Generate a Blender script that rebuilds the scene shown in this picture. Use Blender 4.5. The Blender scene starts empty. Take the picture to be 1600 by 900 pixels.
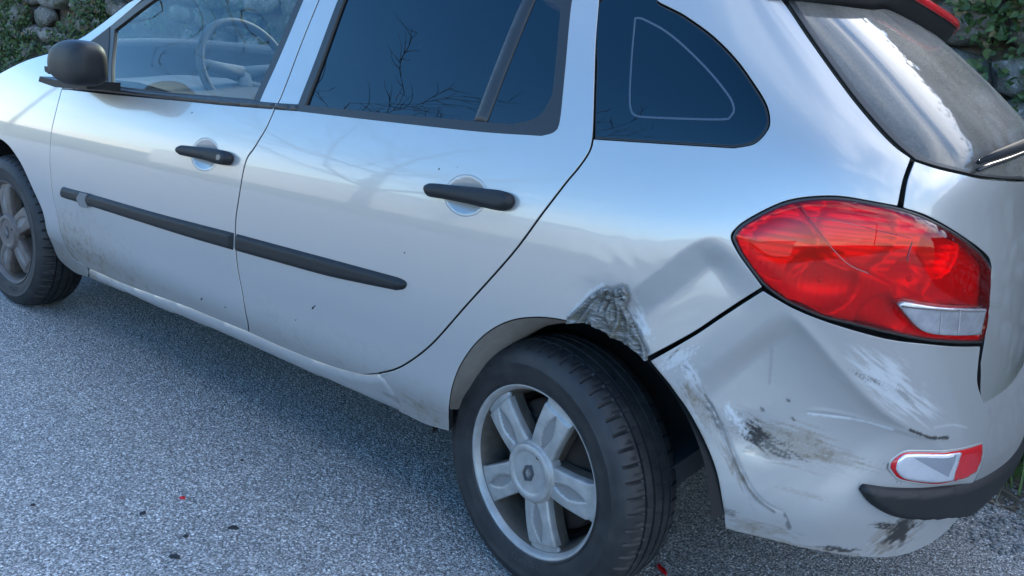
import bpy, bmesh, math, random
import numpy as np
from mathutils import Vector, Matrix, noise
from mathutils.geometry import delaunay_2d_cdt

random.seed(7); np.random.seed(7)
SC = bpy.context.scene
COL = SC.collection

# ------------------------------------------------------------------ camera
FPX = 1350.0                       # focal length for a 1600 x 900 frame
CAM = np.array([0.9676, -2.3039, 1.2224])
CR = np.array([0.78838566, 0.60568915, 0.10765085])
CU = np.array([-0.24820502, 0.15306385, 0.95653841])
CF = np.array([-0.56288748, 0.78084064, -0.27100843])
cd = bpy.data.cameras.new("camera"); cam = bpy.data.objects.new("camera", cd); COL.objects.link(cam)
cd.sensor_width = 36.0; cd.lens = FPX / 1600 * 36.0; cd.clip_start = 0.05; cd.clip_end = 3000
m = Matrix.Identity(4)
for i in range(3):
    m[i][0] = CR[i]; m[i][1] = CU[i]; m[i][2] = -CF[i]; m[i][3] = CAM[i]
cam.matrix_world = m
SC.camera = cam

# ------------------------------------------------------------------ light
SUN_EL, SUN_AZ = math.radians(27), math.radians(-14)     # azimuth from +Y towards +X
world = bpy.data.worlds.new("World"); SC.world = world; world.use_nodes = True
SC.view_settings.view_transform = 'Standard'; SC.view_settings.look = 'None'
SC.view_settings.gamma = 1.0; SC.view_settings.exposure = 2.95
try: SC.view_settings.use_curve_mapping = False
except Exception: pass


class NT:
    """small node-tree writer"""
    def __init__(s, tree): s.t = tree; tree.nodes.clear()
    def n(s, typ, ins=None, **kw):
        nd = s.t.nodes.new(typ)
        for k, v in kw.items(): setattr(nd, k, v)
        for k, v in (ins or {}).items():
            sk = nd.inputs[k]
            if hasattr(v, 'is_linked') or isinstance(v, bpy.types.NodeSocket): s.t.links.new(v, sk)
            elif isinstance(v, bpy.types.Node): s.t.links.new(v.outputs[0], sk)
            else: sk.default_value = v
        return nd
    def math(s, op, a, b=0.0, c=None, clamp=False):
        nd = s.t.nodes.new('ShaderNodeMath'); nd.operation = op; nd.use_clamp = clamp
        for i, v in enumerate((a, b) if c is None else (a, b, c)):
            if isinstance(v, bpy.types.NodeSocket): s.t.links.new(v, nd.inputs[i])
            else: nd.inputs[i].default_value = v
        return nd.outputs[0]
    def mix(s, f, a, b, blend='MIX'):
        nd = s.t.nodes.new('ShaderNodeMixRGB'); nd.blend_type = blend
        for i, v in enumerate((f, a, b)):
            if isinstance(v, bpy.types.NodeSocket): s.t.links.new(v, nd.inputs[i])
            else: nd.inputs[i].default_value = v if not isinstance(v, tuple) or len(v) == 4 else (*v, 1)
        return nd.outputs[0]
    def ramp(s, f, *stops):
        nd = s.t.nodes.new('ShaderNodeValToRGB'); e = nd.color_ramp.elements
        while len(e) < len(stops): e.new(0.5)
        for el, (p, c) in zip(e, stops):
            el.position = p; el.color = (c, c, c, 1) if not isinstance(c, tuple) else (*c, 1)
        s.t.links.new(f, nd.inputs[0]); return nd.outputs[0]
    def noise(s, vec, scale, detail=3.0, rough=.5, dist=0.0):
        nd = s.n('ShaderNodeTexNoise', {'Scale': scale, 'Detail': detail, 'Roughness': rough, 'Distortion': dist})
        if vec is not None: s.t.links.new(vec, nd.inputs['Vector'])
        return nd.outputs['Fac']
    def link(s, a, b): s.t.links.new(a, b)


w = NT(world.node_tree)
sky = w.n('ShaderNodeTexSky', sky_type='NISHITA', sun_disc=False, sun_elevation=SUN_EL, sun_rotation=SUN_AZ,
          altitude=200.0, air_density=1.0, dust_density=0.15, ozone_density=3.0)
tc = w.n('ShaderNodeTexCoord')
sp = w.n('ShaderNodeSeparateXYZ', {0: tc.outputs['Generated']})
den = w.math('ADD', w.math('MAXIMUM', sp.outputs[2], 0.0), 0.16)
cv = w.n('ShaderNodeCombineXYZ', {0: w.math('DIVIDE', sp.outputs[0], den), 1: w.math('DIVIDE', sp.outputs[1], den), 2: 0.0})
mp = w.n('ShaderNodeMapping', {0: cv.outputs[0], 'Scale': (0.55, 1.5, 1.0), 'Rotation': (0, 0, 0.5), 'Location': (2.3, 0.4, 0)})
cl = w.noise(mp.outputs[0], 1.3, 7.0, .58, .5)
cl = w.math('ADD', cl, w.math('MULTIPLY', w.math('ADD', w.math('MULTIPLY', sp.outputs[1], .8), w.math('MULTIPLY', sp.outputs[0], .5)), .16))     # cloud cover weighted to the sun's side, added to brighten the ground
cf = w.ramp(cl, (.50, 0.0), (.72, .85))
low = w.noise(cv.outputs[0], 1.1, 4.0, .55)
bank = w.math('MULTIPLY', w.ramp(sp.outputs[2], (.0, .9), (.08, .6), (.20, 0.0)), w.ramp(low, (.40, .1), (.58, 1.0)))
fac = w.math('MAXIMUM', cf, bank)
cc = w.mix(w.ramp(sp.outputs[2], (.05, 0.0), (.45, 1.0)), (3.3, 3.15, 3.1), (7.3, 7.4, 7.7))
hs = w.n('ShaderNodeHueSaturation', {'Saturation': 1.27, 'Value': .66, 'Color': sky.outputs[0]})
col = w.mix(fac, hs.outputs[0], cc)
bg = w.n('ShaderNodeBackground', {0: col, 1: 0.12})
w.n('ShaderNodeOutputWorld', {0: bg.outputs[0]})

sl = bpy.data.lights.new("sun", 'SUN'); sl.energy = 1.2; sl.angle = math.radians(10); sl.color = (1.0, .93, .82)
sun = bpy.data.objects.new("sun", sl); COL.objects.link(sun)
sd = Vector((math.sin(SUN_AZ) * math.cos(SUN_EL), math.cos(SUN_AZ) * math.cos(SUN_EL), math.sin(SUN_EL)))
sun.rotation_euler = sd.to_track_quat('Z', 'Y').to_euler()

# ------------------------------------------------------------------ materials
def material(name):
    mt = bpy.data.materials.new(name); mt.use_nodes = True
    return mt, NT(mt.node_tree)


def finish(t, bsdf, bump=None, strength=.2, dist=.001):
    if bump is not None:
        b = t.n('ShaderNodeBump', {'Height': bump, 'Strength': strength, 'Distance': dist})
        t.link(b.outputs[0], bsdf.inputs['Normal'])
    t.n('ShaderNodeOutputMaterial', {0: bsdf.outputs[0]})


def simple(name, colr, rough=.5, metal=0.0, nscale=60, namt=.25, bump=.0, coat=0.0, spec=.5):
    mt, t = material(name)
    tc = t.n('ShaderNodeTexCoord')
    nz = t.noise(tc.outputs['Object'], nscale, 4, .6)
    c = t.mix(t.math('MULTIPLY', nz, namt * 2), colr, tuple(x * (1 - namt * 1.4) for x in colr))
    b = t.n('ShaderNodeBsdfPrincipled', {'Base Color': c, 'Roughness': rough, 'Metallic': metal, 'Coat Weight': coat, 'Specular IOR Level': spec})
    finish(t, b, nz if bump else None, bump, .002)
    return mt


def paint_material():
    mt, t = material('silver_paint')
    uv = t.n('ShaderNodeUVMap'); a = t.n('ShaderNodeVertexColor', layer_name='wear')
    s = t.n('ShaderNodeSeparateColor', {0: a.outputs[0]})
    tc = t.n('ShaderNodeTexCoord')
    P3 = tc.outputs['Object']
    fl = t.n('ShaderNodeTexVoronoi', {'Vector': P3, 'Scale': 1500.0})
    base = t.mix(t.math('MULTIPLY', fl.outputs['Distance'], .12), (.365, .36, .352), (.295, .29, .285))
    # film of road dust with spots
    n1 = t.noise(P3, 34, 6, .7); n2 = t.noise(P3, 9, 3, .5); n3 = t.noise(P3, 140, 3, .6)
    sp1 = t.ramp(n1, (.50, 0.0), (.66, 1.0)); sp3 = t.ramp(n3, (.60, 0.0), (.68, 1.0))
    film = t.math('MULTIPLY', t.math('ADD', s.outputs[0], .05), t.math('ADD', .35, t.math('MULTIPLY', n2, .5)))
    spots = t.math('MULTIPLY', t.math('MULTIPLY', sp1, s.outputs[0]), .55)
    specks = t.math('MULTIPLY', sp3, t.math('MULTIPLY', t.math('ADD', s.outputs[0], .06), .9))
    dirt = t.math('MAXIMUM', t.math('ADD', film, spots), specks, clamp=True)
    c = t.mix(dirt, base, (.15, .115, .08))
    c = t.mix(s.outputs[1], c, (.018, .016, .015))
    c = t.mix(s.outputs[2], c, (.55, .56, .58))
    full = t.math('MAXIMUM', dirt, t.math('MAXIMUM', s.outputs[1], s.outputs[2]))
    met = t.math('MULTIPLY', t.math('SUBTRACT', 1.0, full), .42)
    ro = t.math('ADD', .31, t.math('MULTIPLY', full, .35))
    co = t.math('SUBTRACT', 1.0, t.math('MULTIPLY', full, .9), clamp=True)
    peel = t.noise(P3, 420, 2, .5)
    wob = t.noise(P3, 5, 2, .5)
    hgt = t.math('ADD', t.math('MULTIPLY', peel, .015), t.math('MULTIPLY', wob, .6))
    bp = t.n('ShaderNodeBump', {'Height': hgt, 'Strength': .10, 'Distance': .002})
    b = t.n('ShaderNodeBsdfPrincipled', {'Base Color': c, 'Metallic': met, 'Roughness': ro, 'Coat Weight': co,
            'Coat Roughness': .035, 'Coat IOR': 1.5, 'Normal': bp.outputs[0]})
    t.link(bp.outputs[0], b.inputs['Coat Normal'])
    finish(t, b)
    return mt


def glass_material(name, tint, ior=1.7, dust=0.0):
    mt, t = material(name)
    tr = t.n('ShaderNodeBsdfTransparent', {0: (*tint, 1)})
    gl = t.n('ShaderNodeBsdfGlossy', {0: (1, 1, 1, 1), 'Roughness': .05 if dust else .006})
    fr = t.n('ShaderNodeFresnel', {0: ior})
    mx = t.n('ShaderNodeMixShader', {0: fr.outputs[0], 1: tr.outputs[0], 2: gl.outputs[0]})
    out = mx
    if dust:
        tc = t.n('ShaderNodeTexCoord'); nz = t.noise(tc.outputs['Object'], 160, 6, .75); n2 = t.noise(tc.outputs['Object'], 6, 3, .5)
        df = t.n('ShaderNodeBsdfDiffuse', {0: (.38, .35, .31, 1)})
        f = t.math('MULTIPLY', t.math('MULTIPLY', t.ramp(nz, (.30, .55), (.70, 1.0)), t.ramp(n2, (.3, .6), (.7, 1.0))), dust)
        out = t.n('ShaderNodeMixShader', {0: f, 1: mx.outputs[0], 2: df.outputs[0]})
    t.n('ShaderNodeOutputMaterial', {0: out.outputs[0]})
    return mt


def red_glass():
    mt, t = material('red_lens_shell'); tc = t.n('ShaderNodeTexCoord'); nz = t.noise(tc.outputs['Object'], 260, 4, .6)
    tr = t.n('ShaderNodeBsdfTransparent', {0: (.93, .035, .045, 1)}); gl = t.n('ShaderNodeBsdfGlossy', {0: (1, 1, 1, 1), 'Roughness': .02}); fr = t.n('ShaderNodeFresnel', {0: 1.45})
    df = t.n('ShaderNodeBsdfDiffuse', {0: (.50, .004, .008, 1)}); m0 = t.n('ShaderNodeMixShader', {0: t.math('ADD', .05, t.math('MULTIPLY', nz, .10)), 1: tr.outputs[0], 2: df.outputs[0]})
    mx = t.n('ShaderNodeMixShader', {0: t.math('MULTIPLY', fr.outputs[0], .8), 1: m0.outputs[0], 2: gl.outputs[0]}); t.n('ShaderNodeOutputMaterial', {0: mx.outputs[0]}); return mt


def lens_material(name, colr, rough=.06, dark=.5):
    mt, t = material(name)
    tc = t.n('ShaderNodeTexCoord')
    nz = t.noise(tc.outputs['Object'], 12, 4, .6, .6)
    c = t.mix(t.ramp(nz, (.35, 0.0), (.65, 1.0)), colr, tuple(x * dark for x in colr))
    b = t.n('ShaderNodeBsdfPrincipled', {'Base Color': c, 'Roughness': rough + .12, 'Coat Weight': .55, 'Coat Roughness': .02, 'Specular IOR Level': .3})
    finish(t, b)
    return mt


M = {}
M['paint'] = paint_material()
M['black'] = simple('black_plastic', (.010, .011, .0125), .55, nscale=900, namt=.3, bump=.12, spec=.35)
M['trim'] = simple('black_rubber', (.013, .013, .014), .42, nscale=300, namt=.3)
M['greyplastic'] = simple('dusty_grey_plastic', (.17, .168, .165), .7, nscale=25, namt=.35, bump=.05)
M['dark'] = simple('underbody_black', (.010, .010, .011), .85, nscale=30, namt=.4)
M['liner'] = simple('arch_liner_felt', (.008, .008, .008), .95, nscale=300, namt=.4, bump=.3)
M['lip'] = simple('arch_flange_primer', (.20, .175, .15), .7, nscale=30, namt=.4)
M['glass'] = glass_material('window_glass', (.80, .88, .85), 1.55)
M['tint'] = glass_material('tinted_glass', (.010, .012, .015), 1.66)
M['rearglass'] = glass_material('dusty_rear_glass', (.03, .035, .04), 1.33, .46)
M['frit'] = simple('printed_frit_line', (.05, .068, .092), .3, nscale=90, namt=.2)
M['interior'] = simple('dashboard_grey', (.04, .042, .044), .7, nscale=200, namt=.25, bump=.1)
M['interior_light'] = simple('pale_cabin_trim', (.22, .22, .21), .7, nscale=100, namt=.2)
M['seat'] = simple('seat_fabric', (.045, .047, .052), .9, nscale=400, namt=.4, bump=.2)
M['red'] = lens_material('red_lens', (.36, .003, .008), .05, .30)
M['red2'] = lens_material('bright_red_lens', (.92, .003, .006), .05, .75)
M['redrefl'] = lens_material('red_reflector', (.5, .008, .014), .06, .75)
M['redglass'] = red_glass(); M['reflector'] = simple('lamp_reflector', (.80, .80, .82), .28, .55, 20, .1); M['bulb'] = simple('lamp_bulb', (.75, .55, .35), .15, 0, 20, .1, coat=1.0)
M['clear'] = simple('silvered_lamp', (.72, .72, .76), .22, .55, 40, .3, coat=1.0)
M['revlens'] = simple('dull_reversing_lens', (.50, .49, .52), .2, .45, 45, .45, coat=1.0)
M['facet'] = simple('lamp_facet', (.38, .40, .45), .18, .6, 40, .2, coat=1.0)
M['chrome'] = simple('lamp_chrome', (.75, .76, .78), .12, 1.0, 30, .15)
M['alloy'] = simple('silver_alloy', (.42, .405, .385), .45, .30, 26, .48, bump=.04, coat=.2)
M['alloyfront'] = simple('brown_dusted_alloy', (.17, .14, .125), .55, .25, 26, .5)
M['alloydark'] = simple('brake_dust_alloy', (.13, .105, .085), .6, .3, 45, .5)
M['alloyrough'] = simple('sand_cast_alloy', (.24, .23, .22), .75, .3, 700, .4, bump=.5)
M['rust'] = simple('rusty_drum', (.035, .022, .016), .85, .2, 60, .5)
M['emblem'] = simple('emblem_dark', (.10, .105, .115), .3, .6, 200, .2)
M['wiper'] = simple('wiper_black', (.022, .023, .025), .8, nscale=200, namt=.3, spec=.1)


def tyre_material():
    mt, t = material('tyre_rubber')
    tc = t.n('ShaderNodeTexCoord')
    n1 = t.noise(tc.outputs['Object'], 22, 5, .65); n2 = t.noise(tc.outputs['Object'], 300, 2, .5)
    c = t.mix(t.ramp(n1, (.40, 0.0), (.75, 1.0)), (.005, .0055, .007), (.022, .0215, .021))
    b = t.n('ShaderNodeBsdfPrincipled', {'Base Color': c, 'Roughness': .62})
    finish(t, b, n2, .15, .001)
    return mt


M['tyre'] = tyre_material()
M['marking'] = simple('worn_marking_rubber', (.035, .035, .037), .6, nscale=200, namt=.4)


def crumple_material():
    mt, t = material('torn_metal')
    tc = t.n('ShaderNodeTexCoord'); Q = tc.outputs['Object']; geo = t.n('ShaderNodeNewGeometry')
    uv = t.n('ShaderNodeUVMap'); mp_ = t.n('ShaderNodeMapping', {0: uv.outputs[0], 'Rotation': (0, 0, 1.05), 'Scale': (26, 120, 1)}); S_v = mp_.outputs[0]
    n1 = t.noise(S_v, 1.0, 5, .65, 1.2); n2 = t.noise(S_v, 2.6, 5, .7, 1.0); n3 = t.noise(Q, 24, 4, .6)
    c = t.mix(t.ramp(n1, (.40, 0.0), (.56, 1.0)), (.24, .235, .225), (.075, .07, .06))
    c = t.mix(t.ramp(n2, (.58, 0.0), (.64, 1.0)), c, (.016, .014, .012))
    c = t.mix(t.ramp(n3, (.52, 0.0), (.64, .85)), c, (.10, .088, .050))
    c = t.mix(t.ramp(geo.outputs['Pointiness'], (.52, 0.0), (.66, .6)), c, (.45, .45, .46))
    c = t.mix(t.ramp(geo.outputs['Pointiness'], (.40, .9), (.48, 0.0)), c, (.012, .011, .010))  # hollows of the folds darkened in the colour, as painted shade
    b = t.n('ShaderNodeBsdfPrincipled', {'Base Color': c, 'Metallic': .35, 'Roughness': .45})
    finish(t, b, t.math('ADD', n1, t.math('MULTIPLY', n2, .5)), .8, .005)
    return mt


M['crumple'] = crumple_material()

# ------------------------------------------------------------------ object helpers
def link(name, mesh, mat, parent=None, label=None, kind=None):
    o = bpy.data.objects.new(name, mesh); COL.objects.link(o)
    if mat is not None and not mesh.materials: mesh.materials.append(mat)
    if parent: o.parent = parent
    if label: o['label'] = label
    if kind: o['kind'] = kind
    return o


def thing(o, label, cat, group=None):
    o['label'] = label; o['category'] = cat
    if group: o['group'] = group
    return o


def empty(name, loc=(0, 0, 0)):
    o = bpy.data.objects.new(name, None); o.location = loc; o.empty_display_size = .1; COL.objects.link(o); return o


def mesh_from(verts, faces, name='mesh', smooth=True):
    me = bpy.data.meshes.new(name); me.from_pydata([tuple(v) for v in verts], [], faces); me.update()
    if smooth: me.shade_smooth()
    return me


def grid_mesh(G, name='grid', closed_u=False, closed_v=False, flip=False, smooth=True):
    """G: array [nu, nv, 3]"""
    nu, nv = G.shape[:2]; V = G.reshape(-1, 3); F = []
    for i in range(nu if closed_u else nu - 1):
        for j in range(nv if closed_v else nv - 1):
            a = i * nv + j; b = ((i + 1) % nu) * nv + j; c = ((i + 1) % nu) * nv + (j + 1) % nv; d = i * nv + (j + 1) % nv
            F.append((a, d, c, b) if flip else (a, b, c, d))
    return mesh_from(V, F, name, smooth)


def lathe_y(profile, n=64, name='lathe'):
    """profile [(r, y)...] turned round the Y axis"""
    th = np.linspace(0, 2 * np.pi, n, endpoint=False); pr = np.array(profile)
    G = np.zeros((n, len(pr), 3))
    G[..., 0] = np.cos(th)[:, None] * pr[:, 0]; G[..., 2] = np.sin(th)[:, None] * pr[:, 0]; G[..., 1] = pr[:, 1]
    return grid_mesh(G, name, closed_u=True)


def tube_verts(pts, radii, n=8):
    pts = [Vector(p) for p in pts]; rings = []; up = Vector((0.13, 0.31, 0.94))
    for i, p in enumerate(pts):
        d = (pts[min(i + 1, len(pts) - 1)] - pts[max(i - 1, 0)]).normalized()
        a = d.cross(up)
        if a.length < .05: a = d.cross(Vector((1, 0, 0)))
        a.normalize(); b = d.cross(a); r = radii[i] if hasattr(radii, '__len__') else radii
        rings.append([p + (a * math.cos(t) + b * math.sin(t)) * r for t in np.linspace(0, 2 * math.pi, n, endpoint=False)])
    V = [v for r in rings for v in r]; F = []
    for i in range(len(pts) - 1):
        for j in range(n):
            F.append((i * n + j, i * n + (j + 1) % n, (i + 1) * n + (j + 1) % n, (i + 1) * n + j))
    F.append(tuple(range(n))[::-1]); F.append(tuple((len(pts) - 1) * n + j for j in range(n)))
    return V, F


def tube(pts, radii, n=8, name='tube'):
    V, F = tube_verts(pts, radii, n); return mesh_from(V, F, name)


def blob(fn, nu=40, nv=24, name='blob'):
    """closed ball-like surface, fn(direction array)->points"""
    th = np.linspace(0, 2 * np.pi, nu, endpoint=False); ph = np.linspace(.02, np.pi - .02, nv)
    D = np.zeros((nu, nv, 3)); D[..., 0] = np.cos(th)[:, None] * np.sin(ph); D[..., 1] = np.sin(th)[:, None] * np.sin(ph); D[..., 2] = np.cos(ph)
    return grid_mesh(fn(D), name, closed_u=True, flip=True)


# ------------------------------------------------------------------ the car's skin
class Spl:
    def __init__(s, x, y):
        x = np.array(x, float); y = np.array(y, float); n = len(x); h = np.diff(x); A = np.eye(n); b = np.zeros(n)
        for i in range(1, n - 1):
            A[i, i - 1] = h[i - 1]; A[i, i] = 2 * (h[i - 1] + h[i]); A[i, i + 1] = h[i]
            b[i] = 6 * ((y[i + 1] - y[i]) / h[i] - (y[i] - y[i - 1]) / h[i - 1])
        s.x, s.y, s.h, s.m = x, y, h, np.linalg.solve(A, b)
    def __call__(s, q):
        q = np.asarray(q, float); qq = np.clip(q, s.x[0], s.x[-1]); i = np.clip(np.searchsorted(s.x, qq) - 1, 0, len(s.x) - 2)
        h = s.h[i]; a = (s.x[i + 1] - qq) / h; b = (qq - s.x[i]) / h
        return a * s.y[i] + b * s.y[i + 1] + ((a ** 3 - a) * s.m[i] + (b ** 3 - b) * s.m[i + 1]) * h * h / 6


def sstep(a, b, x):
    t = np.clip((x - a) / (b - a), 0, 1); return t * t * (3 - 2 * t)


SECT = Spl([.16, .24, .29, .33, .375, .46, .58, .70, .79, .86, .91, .96, 1.045, 1.20, 1.35, 1.44, 1.50],
           [.735, .776, .799, .817, .8375, .848, .852, .852, .8495, .8435, .8355, .8235, .797, .735, .665, .610, .545])
XR = Spl([.15, .30, .40, .47, .53, .60, .70, .80, .90, 1.0, 1.1, 1.2, 1.3, 1.4, 1.5], [.81, .838, .853, .857, .856, .849, .831, .803, .782, .757, .722, .620, .490, .340, .17])
XT = Spl([.45, .60, .70, .80, .90, 1.0, 1.1, 1.2, 1.3, 1.4, 1.5], [.80, .812, .812, .803, .785, .757, .722, .620, .490, .340, .17])
NZ = Spl([.15, .75, .9, 1.1, 1.5], [2.5, 2.5, 3.0, 3.5, 3.5])
X0, WR = .10, .80


def Wd(x, z):
    x = np.clip(x, -3.4, .55)
    sh = .066 * x * sstep(.42, .72, z) * (1 - sstep(1.06, 1.42, z))
    tap = .035 * np.clip((-1.5 - x) / 1.3, 0, 2) ** 2
    return SECT(z - sh) - tap


def P(u, z, back=False):
    u = np.asarray(u, float); z = np.asarray(z, float)
    ph = np.clip((u - X0) / WR, 0, np.pi); b = Wd(u, z)
    a = (XT if back else XR)(z) - X0; n = NZ(z)
    sn, cs = np.abs(np.sin(ph)), np.abs(np.cos(ph))
    r = ((sn / a) ** n + (cs / b) ** n) ** (-1 / n)
    x = np.where(u <= X0, u, X0 + r * np.sin(ph)); y = np.where(u <= X0, -b, -r * np.cos(ph))
    return np.stack([x, y, z + 0 * x], -1)


def PB(u, z): return P(u, z, True)


def proj(X):
    v = np.asarray(X) - CAM; d = v @ CF
    return np.stack([800 + FPX * (v @ CR) / d, 450 - FPX * (v @ CU) / d], -1)


def normals(S, u, z, h=4e-4):
    a = S(u + h, z) - S(u - h, z); b = S(u, z + h) - S(u, z - h)
    n = np.cross(a, b); return n / np.linalg.norm(n, axis=-1, keepdims=True), a / (2 * h), b / (2 * h)


_tab = {}


def trace(px, S=P):
    """where on skin S the points seen at these pixels lie -> (u, z)"""
    px = np.atleast_2d(np.array(px, float)); k = S.__name__
    if k not in _tab:
        U, Z = np.meshgrid(np.arange(-3.3, 2.2, .02), np.arange(.16, 1.5, .02), indexing='ij'); U = U.ravel(); Z = Z.ravel()
        X = S(U, Z); n, _, _ = normals(S, U, Z); ok = ((CAM - X) * n).sum(-1) > .02
        _tab[k] = (U[ok], Z[ok], proj(X[ok]))
    U, Z, Q = _tab[k]
    i = ((px[:, None] - Q[None]) ** 2).sum(-1).argmin(1); u = U[i].copy(); z = Z[i].copy(); h = 1e-5
    for _ in range(12):
        r = px - proj(S(u, z)); ju = (proj(S(u + h, z)) - proj(S(u - h, z))) / (2 * h); jz = (proj(S(u, z + h)) - proj(S(u, z - h))) / (2 * h)
        D = ju[:, 0] * jz[:, 1] - ju[:, 1] * jz[:, 0]; D = np.where(np.abs(D) < 2e3, 2e3 * np.sign(D + 1e-9), D)
        du = (r[:, 0] * jz[:, 1] - r[:, 1] * jz[:, 0]) / D; dz = (ju[:, 0] * r[:, 1] - ju[:, 1] * r[:, 0]) / D
        u += np.clip(du, -.03, .03); z += np.clip(dz, -.03, .03); z = np.clip(z, .13, 1.52)
    return np.stack([u, z], -1)


def smooth(pts, step):
    """Catmull-Rom through the points, resampled"""
    p = np.array(pts, float)
    if len(p) > 2:
        q = np.vstack([2 * p[0] - p[1], p, 2 * p[-1] - p[-2]]); out = []
        for i in range(1, len(q) - 2):
            a, b, c, d = q[i - 1:i + 3]; t = np.linspace(0, 1, 12, endpoint=False)[:, None]
            out.append(.5 * (2 * b + (c - a) * t + (2 * a - 5 * b + 4 * c - d) * t * t + (3 * b - a - 3 * c + d) * t ** 3))
        p = np.vstack(out + [p[-1:]])
    L = np.r_[0, np.cumsum(np.linalg.norm(np.diff(p, axis=0), axis=1))]; n = max(1, int(round(L[-1] / step)))
    s = np.linspace(0, L[-1], n + 1)
    return np.stack([np.interp(s, L, p[:, 0]), np.interp(s, L, p[:, 1])], -1)


def outline(segs, S, step):
    """segs: list of smooth runs; each run is a list of pixels (x, y), or of ('s', u, z) points on the skin; runs join at corners"""
    out = []
    for run in segs:
        pts = np.array([q[1:] if q[0] == 's' else (np.nan, np.nan) for q in run], float); k = np.isnan(pts[:, 0])
        if k.any(): pts[k] = trace([q for q in run if q[0] != 's'], S)
        out.append(smooth(pts, step) if len(pts) > 1 else pts)
    P2 = np.vstack(out); keep = [0]
    for i in range(1, len(P2)):
        if np.linalg.norm(P2[i] - P2[keep[-1]]) > step * .35: keep.append(i)
    P2 = P2[keep]
    if np.linalg.norm(P2[0] - P2[-1]) < step * .5: P2 = P2[:-1]
    A = .5 * np.sum(P2[:, 0] * np.roll(P2[:, 1], -1) - np.roll(P2[:, 0], -1) * P2[:, 1])
    return P2 if A > 0 else P2[::-1]


def offset(poly, d):
    """move a ccw polygon inwards by d"""
    t = np.roll(poly, -1, 0) - poly; t /= np.linalg.norm(t, axis=1, keepdims=True) + 1e-12; nn = np.stack([-t[:, 1], t[:, 0]], -1)
    v = nn + np.roll(nn, 1, 0); l = np.linalg.norm(v, axis=1, keepdims=True); v /= l + 1e-9
    k = 1 / np.clip((v * nn).sum(1, keepdims=True), .5, 1)
    return poly + v * k * d


def inside(pts, poly):
    x, y = pts[:, 0], pts[:, 1]; c = np.zeros(len(pts), bool); x1, y1 = poly[:, 0], poly[:, 1]; x2, y2 = np.roll(x1, -1), np.roll(y1, -1)
    for a, b, e, f in zip(x1, y1, x2, y2):
        if b == f: continue
        k = ((b > y) != (f > y)) & (x < (e - a) * (y - b) / (f - b) + a); c ^= k
    return c


def bdist(pts, polys):
    d = np.full(len(pts), 1e9)
    for poly in polys:
        B = np.roll(poly, -1, 0)
        for a, b in zip(poly, B):
            ab = b - a; t = np.clip(((pts - a) @ ab) / (ab @ ab + 1e-18), 0, 1); d = np.minimum(d, np.linalg.norm(pts - a - t[:, None] * ab, axis=1))
    return d


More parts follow.
